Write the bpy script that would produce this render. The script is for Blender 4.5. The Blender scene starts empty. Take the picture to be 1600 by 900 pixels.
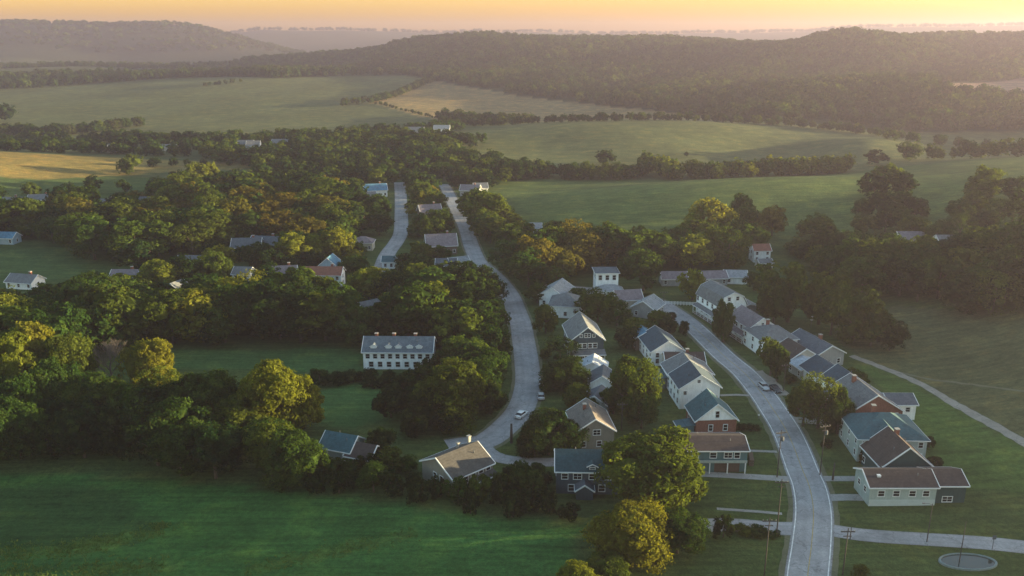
import bpy, math, random
import numpy as np
from mathutils import Vector, Matrix
R = math.radians
SC = bpy.context.scene
COL = SC.collection

# ------------------------------------------------------------------ camera, sky, sun, exposure
CAM_H, PITCH, FPX = 90.0, 16.5, 1600 * 30 / 36
cam_d = bpy.data.cameras.new('camera')
cam = bpy.data.objects.new('camera', cam_d)
COL.objects.link(cam)
cam.location = (0, 0, CAM_H)
cam.rotation_euler = (R(90 - PITCH), 0, 0)
cam_d.lens, cam_d.sensor_width = 30, 36
cam_d.clip_start, cam_d.clip_end = 1.0, 20000
SC.camera = cam

SUN_AZ, SUN_EL = 85.0, 5.2          # degrees to the right of the view direction, degrees above the horizon
SUN_STRENGTH, SKY_STRENGTH, EXPOSURE = 5.0, 0.115, 2.65
world = bpy.data.worlds.new('World')
SC.world = world
world.use_nodes = True
wn = world.node_tree
sky = wn.nodes.new('ShaderNodeTexSky')
sky.sky_type = 'NISHITA'
sky.sun_disc = False
sky.sun_elevation = R(SUN_EL)
sky.sun_rotation = R(SUN_AZ)
sky.air_density, sky.dust_density, sky.ozone_density = 1.45, 1.1, 2.1
wn.links.new(sky.outputs[0], wn.nodes['Background'].inputs[0])
wn.nodes['Background'].inputs[1].default_value = SKY_STRENGTH
sun_d = bpy.data.lights.new('sun', 'SUN')
sun_d.energy = SUN_STRENGTH
sun_d.angle = R(0.5)
sun_d.color = (1.0, 0.78, 0.41)
sun = bpy.data.objects.new('sun', sun_d)
COL.objects.link(sun)
sdir = Vector((math.sin(R(SUN_AZ)) * math.cos(R(SUN_EL)), math.cos(R(SUN_AZ)) * math.cos(R(SUN_EL)), math.sin(R(SUN_EL))))
sun.rotation_euler = sdir.to_track_quat('Z', 'Y').to_euler()
sun.location = sdir * 500
SC.view_settings.view_transform = 'Standard'
SC.view_settings.look = 'None'
SC.view_settings.exposure = EXPOSURE
SC.view_settings.gamma = 1
SC.view_settings.use_curve_mapping = False
SC.cycles.use_denoising = True
SC.cycles.max_bounces = 6
SC.cycles.volume_bounces = 1
SC.cycles.transparent_max_bounces = 4

HAZE_DENSITY, HAZE_ANISO, HAZE_COLOR = 0.00020, 0.42, (0.40, 0.36, 0.50, 1)

# ------------------------------------------------------------------ surveying: photo point -> ground point
CP, SP = math.cos(R(PITCH)), math.sin(R(PITCH))
def ray(px, py):
    a, b = (px - 800) / FPX, (450 - py) / FPX
    return a, CP + b * SP, -SP + b * CP
def on_plane(px, py, h):
    dx, dy, dz = ray(px, py)
    t = (h - CAM_H) / dz
    return dx * t, dy * t
def at_dist(px, py, Y):
    dx, dy, dz = ray(px, py)
    t = Y / dy
    return dx * t, Y, CAM_H + dz * t
def proj(x, y, z):
    d = y * CP + (CAM_H - z) * SP
    return 800 + FPX * x / d, 450 - FPX * (y * SP - (CAM_H - z) * CP) / d, d

# ------------------------------------------------------------------ terrain heights
ctrl = []
def c_flat(px, py, h):
    x, y = on_plane(px, py, h); ctrl.append((x, y, h))
def c_dist(px, py, Y, drop=0):
    x, y, z = at_dist(px, py, Y); ctrl.append((x, y, z - drop))
for p in [(-300, 900), (0, 900), (400, 900), (800, 900), (1250, 900), (1600, 900), (1900, 880), (-200, 700), (0, 760), (300, 720), (600, 720), (900, 700),
          (1200, 720), (1450, 740), (0, 560), (250, 560), (500, 560), (800, 560), (1100, 560), (1300, 600), (-200, 450), (0, 430), (250, 440), (500, 440),
          (760, 440), (1000, 440), (1150, 440), (1250, 470), (150, 350), (380, 340), (620, 340), (720, 330), (850, 370), (1000, 385), (1200, 400), (620, 290), (700, 285), (450, 280)]:
    c_flat(p[0], p[1], 0)
for p in [(1600, 760, 1), (1750, 700, 5), (1500, 600, 1), (1600, 560, 5), (1450, 500, 1.5), (1600, 480, 8), (1800, 560, 14), (1400, 430, 2), (1600, 400, 14), (1300, 385, 1),
          (870, 299, 2), (950, 294, 6), (1060, 288, 11), (1150, 284, 13), (1250, 280, 14), (1360, 279, 14), (1480, 268, 17), (1600, 258, 20), (1250, 335, 6), (1450, 350, 9), (1600, 330, 16)]:
    c_flat(*p)
for x, y, h in [(300, 560, 12), (150, 550, 1), (90, 540, 0), (220, 545, 5), (0, 600, 0), (420, 560, 17), (520, 520, 28), (430, 400, 30), (380, 300, 34), (330, 200, 26), (600, 420, 44), (700, 600, 42), (560, 300, 50),
                (500, 150, 44), (300, 60, 14), (800, 400, 58), (900, 800, 56), (700, 100, 56), (480, 20, 36), (400, -300, 10), (0, -300, 0), (-400, -300, 0), (-500, 150, 2), (-450, 350, 2), (1000, 0, 50)]:  # the unseen hill at the far right is heightened to shade the village ground
    ctrl.append((x, y, h))
c_flat(0, 250, 10); c_flat(130, 262, 4); c_flat(-150, 250, 16); c_flat(330, 268, 0); c_flat(0, 295, 2); c_flat(300, 240, 2)
# first rolling hill beyond the village
for p in [(720, 231, 3), (880, 202, 10), (960, 191, 12), (1100, 197, 11), (1300, 222, 8), (1430, 240, 5)]:
    c_flat(*p)
for x, y, h in [(-40, 900, 0), (90, 960, 0), (220, 960, 1), (380, 900, 1), (20, 690, 0), (120, 660, 0), (250, 690, 0)]:
    ctrl.append((x, y, h))
c_dist(1500, 215, 830); c_dist(1600, 235, 760); c_dist(1600, 212, 850)
# fields on the left slope
for p in [(0, 228, 800), (0, 185, 1050), (0, 142, 1400), (150, 215, 850), (150, 130, 1500), (400, 195, 950), (400, 150, 1250), (400, 118, 1550), (600, 165, 1120), (610, 118, 1560), (520, 205, 880), (-300, 150, 1350)]:
    c_dist(*p)
# tan field and wooded ridge
for p in [(680, 128, 1420), (760, 150, 1240), (900, 162, 1150), (1000, 173, 1060), (1110, 186, 960), (620, 150, 1240), (700, 188, 980), (900, 188, 1010), (1430, 137, 1080), (1600, 124, 1250), (1600, 156, 1020), (1250, 190, 900)]:
    c_dist(*p)
for p in [(420, 112, 1900), (500, 103, 1980), (560, 95, 2020), (592, 76, 2040), (625, 66, 2040), (700, 57, 2000), (760, 52, 1980), (800, 53, 1950), (900, 60, 1900), (1000, 60, 1850), (1100, 62, 1800), (1200, 66, 1750), (1270, 58, 1720), (1305, 46, 1705), (1340, 41, 1700), (1380, 47, 1710), (1430, 52, 1720), (1500, 53, 1720), (1600, 52, 1720), (1800, 45, 1720)]:
    c_dist(p[0], p[1], p[2], 14)
for p in [(900, 110, 1450), (1100, 120, 1350), (1300, 110, 1350), (1500, 95, 1400), (750, 100, 1600)]:
    c_dist(p[0], p[1], p[2], 14)
for x, y, h in [(-700, 2300, 22), (0, 2500, 40), (600, 2400, 45), (1200, 2300, 60), (-1400, 1900, 16), (-900, 1850, 20), (-1500, 2500, 10), (-700, 2700, 10), (-2200, 1800, 15)]:
    ctrl.append((x, y, h))
# far ridges
for p in [(-300, 40, 3300), (0, 33, 3300), (90, 31, 3300), (170, 35, 3300), (260, 34, 3300), (300, 38, 3350), (350, 52, 3400), (420, 68, 3500), (480, 84, 3500)]:
    c_dist(p[0], p[1], p[2], 10)
for p in [(360, 50, 5000), (420, 43, 5000), (480, 46, 5000), (530, 45, 5000), (620, 47, 5000), (700, 48, 5000), (850, 48, 5000), (1000, 50, 5000), (1150, 49, 5000), (1250, 46, 5000), (1350, 40, 5000), (1500, 39, 5000), (1600, 36, 5000), (1900, 35, 5000), (0, 60, 5000), (-400, 60, 5000)]:
    c_dist(p[0], p[1], p[2], 10)
for x in (-2500, -1000, 300, 1800):
    ctrl.append((x, 4000, 20)); ctrl.append((x * 1.3, 6000, 60))
ctrl.append((-2200, 2900, 20)); ctrl.append((-1300, 2900, 15)); ctrl.append((-3500, 3200, 90)); ctrl.append((3500, 3000, 80)); ctrl.append((3500, 1500, 70)); ctrl.append((-3000, 800, 20)); ctrl.append((-1500, 300, 5)); ctrl.append((2500, 0, 40)); ctrl.append((-3000, -300, 0)); ctrl.append((5000, 5000, 90)); ctrl.append((-5000, 5000, 60)); ctrl.append((2500, -300, 20))
C = np.array(ctrl, float)
_S = 420.0
def _warp(x, y):
    s = _S + np.maximum(y, -150.0)
    return np.stack([x / s * 2.2, np.log(s) * 2.2], -1)
_cw = _warp(C[:, 0], C[:, 1])
_eps = 0.09
def _phi(a, b):
    d2 = ((a[:, None, :] - b[None, :, :]) ** 2).sum(-1)
    return np.sqrt(d2 + _eps ** 2)
_A = _phi(_cw, _cw)
_n = len(C)
_lam = 0.0012
_sys = np.zeros((_n + 1, _n + 1)); _sys[:_n, :_n] = _A - _lam * np.eye(_n); _sys[:_n, _n] = 1; _sys[_n, :_n] = 1
_w = np.linalg.lstsq(_sys, np.append(C[:, 2], 0), rcond=None)[0]
def hills(x, y):
    x = np.atleast_1d(np.asarray(x, float)); y = np.atleast_1d(np.asarray(y, float))
    out = np.empty(x.size)
    xf, yf = x.ravel(), y.ravel()
    for i in range(0, x.size, 20000):
        out[i:i + 20000] = _phi(_warp(xf[i:i + 20000], yf[i:i + 20000]), _cw) @ _w[:_n] + _w[_n]
    d = np.hypot(xf, yf)
    far = np.clip((d - 900) / 1500, 0, 1)
    out += far * (4 * np.sin(xf / 171 + 1.3) * np.sin(yf / 233) + 2.2 * np.sin(xf / 67 + yf / 91) + 1.5 * np.sin(xf / 39 - yf / 57))
    near = 1 - far
    out += near * 0.25 * np.sin(xf / 23 + 0.7) * np.sin(yf / 31)
    return out.reshape(x.shape)
def axis(lo, fine_lo, fine_hi, hi, step, growth):
    a = list(np.arange(fine_lo, fine_hi + step / 2, step))
    s, v = step, a[-1]
    while v < hi:
        s *= growth; v += s; a.append(v)
    s, v, b = step, a[0], []
    while v > lo:
        s *= growth; v -= s; b.append(v)
    return np.array(b[::-1] + a)
XS = axis(-5200, -230, 260, 5200, 2.5, 1.06)
YS = axis(-400, 105, 460, 6100, 2.5, 1.028)
GX, GY = np.meshgrid(XS, YS)
GZ = hills(GX, GY)
def hgt(x, y):
    """height of the terrain sheet itself (bilinear on its grid)"""
    x = np.asarray(x, float); y = np.asarray(y, float)
    i = np.clip(np.searchsorted(XS, x) - 1, 0, len(XS) - 2); j = np.clip(np.searchsorted(YS, y) - 1, 0, len(YS) - 2)
    u = (x - XS[i]) / (XS[i + 1] - XS[i]); v = (y - YS[j]) / (YS[j + 1] - YS[j])
    return GZ[j, i] * (1 - u) * (1 - v) + GZ[j, i + 1] * u * (1 - v) + GZ[j + 1, i] * (1 - u) * v + GZ[j + 1, i + 1] * u * v
def G(px, py, up=0.0):
    """ground point under a photo point (up: the point is that many metres above the ground): first hit along the ray"""
    dx, dy, dz = ray(px, py)
    t = np.geomspace(90, 9000, 1500)
    d = CAM_H + dz * t - hgt(dx * t, dy * t) - up
    k = np.argmax(d < 0) if (d < 0).any() else len(t) - 1
    if k > 0 and d[k] < 0:
        f = d[k - 1] / (d[k - 1] - d[k]); tt = t[k - 1] + f * (t[k] - t[k - 1])
    else:
        tt = t[k]
    return dx * tt, dy * tt
def inside(poly, x, y):
    x = np.asarray(x, float); y = np.asarray(y, float)
    r = np.zeros(x.shape, bool)
    n = len(poly)
    for i in range(n):
        x1, y1 = poly[i]; x2, y2 = poly[(i + 1) % n]
        if y1 == y2: continue
        c = ((y1 > y) != (y2 > y)) & (x < (x2 - x1) * (y - y1) / (y2 - y1) + x1)
        r ^= c
    return r

# ------------------------------------------------------------------ materials
def new_mat(name):
    m = bpy.data.materials.new(name); m.use_nodes = True
    nt = m.node_tree
    return m, nt, nt.nodes['Principled BSDF']
def N(nt, t, **kw):
    n = nt.nodes.new(t)
    for k, v in kw.items():
        setattr(n, k, v)
    return n
def math_n(nt, op, a, b=None, clamp=False):
    n = N(nt, 'ShaderNodeMath', operation=op, use_clamp=clamp)
    for i, v in enumerate((a, b)):
        if v is None: continue
        if isinstance(v, (int, float)): n.inputs[i].default_value = v
        else: nt.links.new(v, n.inputs[i])
    return n.outputs[0]
def noise(nt, scale, detail=3, rough=0.6, vec=None, dims='3D'):
    n = N(nt, 'ShaderNodeTexNoise', noise_dimensions=dims)
    n.inputs['Scale'].default_value = scale; n.inputs['Detail'].default_value = detail; n.inputs['Roughness'].default_value = rough
    if vec is not None: nt.links.new(vec, n.inputs['Vector'])
    return n.outputs[0]
def ramp(nt, fac, a, b, lo=0.0, hi=1.0):
    n = N(nt, 'ShaderNodeMapRange'); nt.links.new(fac, n.inputs[0])
    n.inputs[1].default_value, n.inputs[2].default_value, n.inputs[3].default_value, n.inputs[4].default_value = lo, hi, a, b
    return n.outputs[0]
def scale_col(nt, col, fac):
    n = N(nt, 'ShaderNodeVectorMath', operation='SCALE')
    if isinstance(col, tuple): n.inputs[0].default_value = col[:3]
    else: nt.links.new(col, n.inputs[0])
    nt.links.new(fac, n.inputs['Scale'])
    return n.outputs[0]
def mixc(nt, fac, a, b):
    n = N(nt, 'ShaderNodeMix', data_type='RGBA')
    for k, v in ((0, fac), (6, a), (7, b)):
        if isinstance(v, (int, float)): n.inputs[k].default_value = v
        elif isinstance(v, tuple): n.inputs[k].default_value = (*v[:3], 1)
        else: nt.links.new(v, n.inputs[k])
    return n.outputs[2]
def bump(nt, h, strength, dist, bsdf):
    b = N(nt, 'ShaderNodeBump'); b.inputs['Strength'].default_value = strength; b.inputs['Distance'].default_value = dist
    nt.links.new(h, b.inputs['Height']); nt.links.new(b.outputs[0], bsdf.inputs['Normal'])
MATS = {}
def surf(name, col, rough=0.8, var=0.25, scale=1.5, lines=0.0, spec=0.3, metal=0.0, streak=0.0):
    """weathered surface: patchy colour, fine grain, optional horizontal board or course lines (spacing in metres)"""
    if name in MATS: return MATS[name]
    m, nt, b = new_mat(name)
    tc = N(nt, 'ShaderNodeTexCoord').outputs['Object']
    n1 = noise(nt, scale, 4, 0.65, tc); n2 = noise(nt, scale * 9, 2, 0.6, tc)
    f = math_n(nt, 'ADD', ramp(nt, n1, 1 - var, 1 + var, 0.25, 0.75), ramp(nt, n2, -var * 0.5, var * 0.5, 0.25, 0.75))
    if streak:
        mp = N(nt, 'ShaderNodeMapping'); nt.links.new(tc, mp.inputs[0]); mp.inputs['Scale'].default_value = (2.2, 2.2, 0.35)
        f = math_n(nt, 'MULTIPLY', f, ramp(nt, noise(nt, 1.0, 4, 0.7, mp.outputs[0]), 1 - streak, 1 + streak, 0.3, 0.7))
    if lines:
        sp = N(nt, 'ShaderNodeSeparateXYZ'); nt.links.new(tc, sp.inputs[0])
        fr = math_n(nt, 'FRACT', math_n(nt, 'DIVIDE', sp.outputs[2], lines))
        f = math_n(nt, 'MULTIPLY', f, ramp(nt, fr, 0.72, 1.0, 0.0, 0.18))
        bump(nt, fr, 0.6, 0.03, b)
    else:
        bump(nt, n2, 0.3, 0.03, b)
    nt.links.new(scale_col(nt, col, f), b.inputs['Base Color'])
    b.inputs['Roughness'].default_value = rough; b.inputs['Specular IOR Level'].default_value = spec; b.inputs['Metallic'].default_value = metal
    MATS[name] = m
    return m
def brick_mat():
    m, nt, b = new_mat('brick')
    tc = N(nt, 'ShaderNodeTexCoord').outputs['Object']
    n1 = noise(nt, 3, 4, 0.6, tc); n2 = noise(nt, 14, 2, 0.6, tc)
    c = mixc(nt, ramp(nt, n2, 0, 1, 0.35, 0.65), (0.16, 0.055, 0.038), (0.24, 0.10, 0.07))
    nt.links.new(scale_col(nt, c, ramp(nt, n1, 0.7, 1.25, 0.25, 0.75)), b.inputs['Base Color'])
    b.inputs['Roughness'].default_value = 0.9
    bump(nt, n2, 0.4, 0.02, b)
    MATS['brick'] = m
    return m
brick_mat()
def glass_mat():
    m, nt, b = new_mat('window_glass')
    b.inputs['Base Color'].default_value = (0.012, 0.015, 0.018, 1); b.inputs['Roughness'].default_value = 0.06; b.inputs['Specular IOR Level'].default_value = 0.6
    MATS['glass'] = m
glass_mat()

def leaf_mat(name, instanced):
    m, nt, b = new_mat(name)
    nt.nodes.remove(b)
    out = nt.nodes['Material Output']
    oi = N(nt, 'ShaderNodeObjectInfo')
    geo = N(nt, 'ShaderNodeNewGeometry')
    tc = N(nt, 'ShaderNodeTexCoord').outputs['Object']
    if instanced:
        at = N(nt, 'ShaderNodeAttribute', attribute_type='INSTANCER', attribute_name='tint')
        base = at.outputs['Color']
    else:
        base = oi.outputs['Color']
    clump = noise(nt, 5.0, 2, 0.6, tc)
    isl = geo.outputs['Random Per Island']
    f = math_n(nt, 'MULTIPLY', ramp(nt, clump, 0.62, 1.38, 0.3, 0.7), ramp(nt, isl, 0.7, 1.3))
    col = scale_col(nt, base, f)
    col = mixc(nt, ramp(nt, clump, 0.0, 0.22, 0.5, 0.75), col, scale_col(nt, (0.10, 0.09, 0.015), f))
    d = N(nt, 'ShaderNodeBsdfDiffuse'); t = N(nt, 'ShaderNodeBsdfTranslucent')
    nt.links.new(col, d.inputs[0])
    tcol = N(nt, 'ShaderNodeVectorMath', operation='MULTIPLY'); nt.links.new(col, tcol.inputs[0]); tcol.inputs[1].default_value = (1.9, 1.85, 0.6)
    nt.links.new(tcol.outputs[0], t.inputs[0])
    mx = N(nt, 'ShaderNodeMixShader'); mx.inputs[0].default_value = 0.42
    nt.links.new(d.outputs[0], mx.inputs[1]); nt.links.new(t.outputs[0], mx.inputs[2])
    nt.links.new(mx.outputs[0], out.inputs[0])
    MATS[name] = m
    return m
leaf_mat('foliage', False); leaf_mat('foliage_wood', True)
surf('bark', (0.09, 0.07, 0.055), 0.95, 0.35, 3)

# ------------------------------------------------------------------ mesh collecting
class MB:
    def __init__(s): s.v, s.f = [], []
    def add(s, vs, fs):
        o = len(s.v); s.v += [tuple(v) for v in vs]; s.f += [tuple(i + o for i in f) for f in fs]; return s
    def box(s, x0, y0, z0, x1, y1, z1, m=None):
        vs = [Vector(p) for p in ((x0, y0, z0), (x1, y0, z0), (x1, y1, z0), (x0, y1, z0), (x0, y0, z1), (x1, y0, z1), (x1, y1, z1), (x0, y1, z1))]
        if m is not None: vs = [m @ v for v in vs]
        return s.add(vs, [(0, 3, 2, 1), (4, 5, 6, 7), (0, 1, 5, 4), (1, 2, 6, 5), (2, 3, 7, 6), (3, 0, 4, 7)])
    def extrude(s, prof, x0, x1, quads=None):
        """profile of (y, z) points swept along x; quads: cap faces"""
        n = len(prof)
        vs = [(x0, y, z) for y, z in prof] + [(x1, y, z) for y, z in prof]
        fs = [(i, (i + 1) % n, n + (i + 1) % n, n + i) for i in range(n)]
        caps = quads or [tuple(range(n))]
        fs += [tuple(reversed(c)) for c in caps] + [tuple(n + i for i in c) for c in caps]
        return s.add(vs, fs)
    def tube(s, pts, rad, n=8, cap=True):
        pts = [Vector(p) for p in pts]; rings = []
        for i, p in enumerate(pts):
            d = (pts[min(i + 1, len(pts) - 1)] - pts[max(i - 1, 0)]).normalized()
            a = d.orthogonal().normalized(); b = d.cross(a)
            r = rad[i] if isinstance(rad, (list, tuple)) else rad
            rings.append([p + (a * math.cos(2 * math.pi * k / n) + b * math.sin(2 * math.pi * k / n)) * r for k in range(n)])
        vs = [v for rg in rings for v in rg]
        fs = [(i * n + k, i * n + (k + 1) % n, (i + 1) * n + (k + 1) % n, (i + 1) * n + k) for i in range(len(pts) - 1) for k in range(n)]
        if cap: fs += [tuple(reversed(range(n))), tuple(range((len(pts) - 1) * n, len(pts) * n))]
        return s.add(vs, fs)
    def mesh(s, name, mat, smooth=False):
        me = bpy.data.meshes.new(name); me.from_pydata(s.v, [], s.f); me.update()
        if mat: me.materials.append(mat)
        if smooth: me.polygons.foreach_set('use_smooth', [True] * len(me.polygons))
        return me
def obj(name, me, parent=None, loc=None, rz=0.0):
    o = bpy.data.objects.new(name, me); COL.objects.link(o)
    if parent is not None: o.parent = parent
    if loc is not None: o.location = loc
    if rz: o.rotation_euler = (0, 0, rz)
    return o
def np_mesh(name, verts, faces, mat=None, smooth=False):
    """verts (n,3), faces (m,k) of equal size"""
    me = bpy.data.meshes.new(name)
    k = faces.shape[1]
    me.vertices.add(len(verts)); me.vertices.foreach_set('co', np.asarray(verts, np.float32).ravel())
    me.loops.add(faces.size); me.loops.foreach_set('vertex_index', faces.astype(np.int32).ravel())
    me.polygons.add(len(faces)); me.polygons.foreach_set('loop_start', np.arange(0, faces.size, k, dtype=np.int32))
    if smooth: me.polygons.foreach_set('use_smooth', np.ones(len(faces), bool))
    me.update(calc_edges=True); me.validate()
    if mat: me.materials.append(mat)
    return me
def tag(o, label=None, cat=None, group=None, kind=None):
    if label: o['label'] = label
    if cat: o['category'] = cat
    if group: o['group'] = group
    if kind: o['kind'] = kind
    return o
def thing(name, label, cat, loc, rz=0.0, group=None):
    return tag(obj(name, None, None, loc, rz), label, cat, group)

# ------------------------------------------------------------------ the ground sheet
gc = np.zeros((*GX.shape, 3)); gc[:] = (0.055, 0.085, 0.028)            # rough village grass
def pix_poly(pts): return [G(*p) for p in pts]
def paint(poly, col, world=False):
    pl = poly if world else pix_poly(poly)
    m = inside(pl, GX, GY); gc[m] = col
def far_poly(pts):   # (photo column, distance)
    return [((p[0] - 800) / FPX * (p[1] * CP + CAM_H * SP), p[1]) for p in pts]
WOODFLOOR = (0.03, 0.035, 0.016)
gd = np.hypot(GX, GY)
gc[GY > 560] = (0.072, 0.088, 0.038)
gc[(GY > 1560)] = (0.05, 0.06, 0.03)
gc[(GY > 2700)] = (0.028, 0.036, 0.02)
FOREST = far_poly([(420, 1470), (500, 1530), (620, 1570), (680, 1440), (800, 1260), (1000, 1080), (1110, 975), (1200, 900), (1400, 850), (1600, 875), (2000, 900), (2000, 2400), (600, 2500), (380, 2400), (380, 1700)])
PINK = far_poly([(1415, 1085), (1600, 1270), (1900, 1300), (1900, 1010), (1600, 1005), (1500, 1020)])
paint(FOREST, (0.03, 0.04, 0.018), True)
paint(PINK, (0.20, 0.135, 0.10), True)
paint(far_poly([(575, 1170), (625, 1260), (680, 1430), (800, 1260), (1000, 1080), (1110, 975), (1110, 930), (900, 980), (700, 985), (660, 1010)]), (0.17, 0.135, 0.065), True)   # stubble field
paint(far_poly([(-200, 600), (0, 530), (60, 535), (160, 555), (260, 580), (400, 600), (400, 622), (250, 628), (0, 638), (-200, 660)]), (0.17, 0.135, 0.045), True)             # field at the left, golden sunlight put into its colour
paint([(-40, 392), (100, 386), (150, 400), (120, 432), (-40, 452)], (0.06, 0.10, 0.035))
paint([(780, 298), (1000, 289.5), (1250, 281.5), (1350, 281), (1600, 262), (1600, 380), (1300, 375), (1240, 372), (1000, 362), (880, 350), (820, 330)], (0.075, 0.11, 0.035))
paint([(1290, 500), (1400, 478), (1650, 480), (1650, 720), (1600, 692), (1500, 635), (1440, 600), (1385, 578), (1340, 566)], (0.08, 0.088, 0.04))   # dry hay field
paint([(1340, 570), (1385, 582), (1440, 606), (1500, 641), (1600, 700), (1650, 730), (1650, 770), (1500, 765), (1440, 690), (1400, 620)], (0.062, 0.108, 0.028))
paint([(-120, 915), (-120, 735), (240, 748), (480, 772), (640, 792), (760, 806), (905, 822), (900, 915)], (0.040, 0.104, 0.028))                      # mown meadow in front
UNMOWN = pix_poly([(-120, 760), (60, 755), (170, 762), (215, 785), (205, 800), (262, 828), (240, 846), (100, 864), (-120, 876)])
paint(UNMOWN, (0.031, 0.070, 0.022), True)
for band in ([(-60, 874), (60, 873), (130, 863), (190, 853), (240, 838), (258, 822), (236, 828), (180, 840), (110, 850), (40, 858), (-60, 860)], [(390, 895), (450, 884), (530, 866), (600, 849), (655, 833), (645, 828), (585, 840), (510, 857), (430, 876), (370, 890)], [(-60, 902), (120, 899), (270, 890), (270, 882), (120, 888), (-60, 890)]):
    paint(band, (0.066, 0.125, 0.03))  # long grass bands, paler and yellower to paint in the sun on them
paint([(235, 547), (560, 544), (566, 577), (480, 582), (240, 572)], (0.05, 0.105, 0.035))
paint([(490, 612), (560, 598), (605, 603), (700, 610), (690, 640), (595, 662), (520, 668), (488, 652)], (0.055, 0.115, 0.035))
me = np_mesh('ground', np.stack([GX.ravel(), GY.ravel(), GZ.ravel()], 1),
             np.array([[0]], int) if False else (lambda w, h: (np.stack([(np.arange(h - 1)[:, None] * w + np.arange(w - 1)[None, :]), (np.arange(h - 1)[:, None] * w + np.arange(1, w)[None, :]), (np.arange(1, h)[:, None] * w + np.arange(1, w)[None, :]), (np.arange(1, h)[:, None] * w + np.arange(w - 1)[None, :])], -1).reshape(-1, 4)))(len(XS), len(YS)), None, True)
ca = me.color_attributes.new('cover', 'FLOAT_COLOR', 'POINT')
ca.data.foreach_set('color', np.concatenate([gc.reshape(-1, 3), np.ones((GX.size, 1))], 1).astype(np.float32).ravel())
def ground_mat():
    m, nt, b = new_mat('meadow_and_soil')
    at = N(nt, 'ShaderNodeAttribute', attribute_name='cover')
    tc = N(nt, 'ShaderNodeTexCoord').outputs['Object']
    n0 = noise(nt, 0.012, 4, 0.6, tc); n1 = noise(nt, 0.09, 4, 0.65, tc); n2 = noise(nt, 0.9, 4, 0.7, tc); n3 = noise(nt, 4.0, 2, 0.7, tc)
    st = N(nt, 'ShaderNodeMapping'); nt.links.new(tc, st.inputs[0]); st.inputs['Rotation'].default_value = (0, 0, R(14)); st.inputs['Scale'].default_value = (0.06, 0.9, 1)
    n4 = noise(nt, 0.7, 3, 0.6, st.outputs[0])
    f = ramp(nt, n0, 0.82, 1.18, 0.3, 0.7)
    f = math_n(nt, 'MULTIPLY', f, ramp(nt, n1, 0.78, 1.22, 0.3, 0.7))
    f = math_n(nt, 'MULTIPLY', f, ramp(nt, n2, 0.72, 1.28, 0.3, 0.7))
    f = math_n(nt, 'MULTIPLY', f, ramp(nt, n3, 0.75, 1.25, 0.3, 0.7))
    f = math_n(nt, 'MULTIPLY', f, ramp(nt, n4, 0.75, 1.25, 0.3, 0.7))
    c = scale_col(nt, at.outputs['Color'], f)
    dry = N(nt, 'ShaderNodeVectorMath', operation='MULTIPLY'); nt.links.new(c, dry.inputs[0]); dry.inputs[1].default_value = (1.55, 1.12, 0.85)
    c = mixc(nt, ramp(nt, n1, 0.0, 0.7, 0.5, 0.72), c, dry.outputs[0])
    nt.links.new(c, b.inputs['Base Color'])
    b.inputs['Roughness'].default_value = 1.0; b.inputs['Specular IOR Level'].default_value = 0.05
    h = math_n(nt, 'ADD', n2, math_n(nt, 'MULTIPLY', n3, 0.5))
    bump(nt, h, 0.9, 0.35, b)
    return m
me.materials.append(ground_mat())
tag(obj('ground', me), 'rolling grass fields and meadow ground of the valley', kind='structure')

# ------------------------------------------------------------------ roads
def catmull(pts, step):
    P = [Vector((p[0], p[1])) for p in pts]
    P = [P[0] * 2 - P[1]] + P + [P[-1] * 2 - P[-2]]
    out = []
    for i in range(1, len(P) - 2):
        a, b, c, d = P[i - 1:i + 3]
        n = max(1, int((c - b).length / step))
        for k in range(n):
            t = k / n
            out.append(0.5 * ((2 * b) + (c - a) * t + (2 * a - 5 * b + 4 * c - d) * t * t + (3 * b - a - 3 * c + d) * t ** 3))
    out.append(P[-2])
    return out
ROAD_SAMPLES = []
def strip(center, width, z, name, mat, lat=0.0, across=6, dash=None, wobble=0.0, seed=0):
    """a draped ribbon; lat: sideways offset of its middle line; dash: (on, off) metres"""
    rng = random.Random(seed)
    vs, fs, acc, lats = [], [], 0.0, []
    prev_on = False
    for i, p in enumerate(center):
        t = (center[min(i + 1, len(center) - 1)] - center[max(i - 1, 0)]).normalized()
        nrm = Vector((-t.y, t.x))
        if i: acc += (p - center[i - 1]).length
        wl = width / 2 + rng.uniform(-wobble, wobble); wr = width / 2 + rng.uniform(-wobble, wobble)
        for k in range(across + 1):
            q = p + nrm * (lat - wl + (wl + wr) * k / across)
            vs.append((q.x, q.y, float(hgt(q.x, q.y)) + z)); lats.append(-1 + 2 * k / across)
        on = dash is None or (acc % (dash[0] + dash[1])) < dash[0]
        if i and on:
            for k in range(across):
                a = (i - 1) * (across + 1) + k
                fs.append((a, a + across + 1, a + across + 2, a + 1))
    me = np_mesh(name, np.array(vs), np.array(fs), mat, True)
    if len(me.vertices) == len(lats):
        la = me.attributes.new('lat', 'FLOAT', 'POINT'); la.data.foreach_set('value', lats)
    # winding so that normals point up
    me.flip_normals() if me.polygons[0].normal.z < 0 else None
    return me
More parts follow.
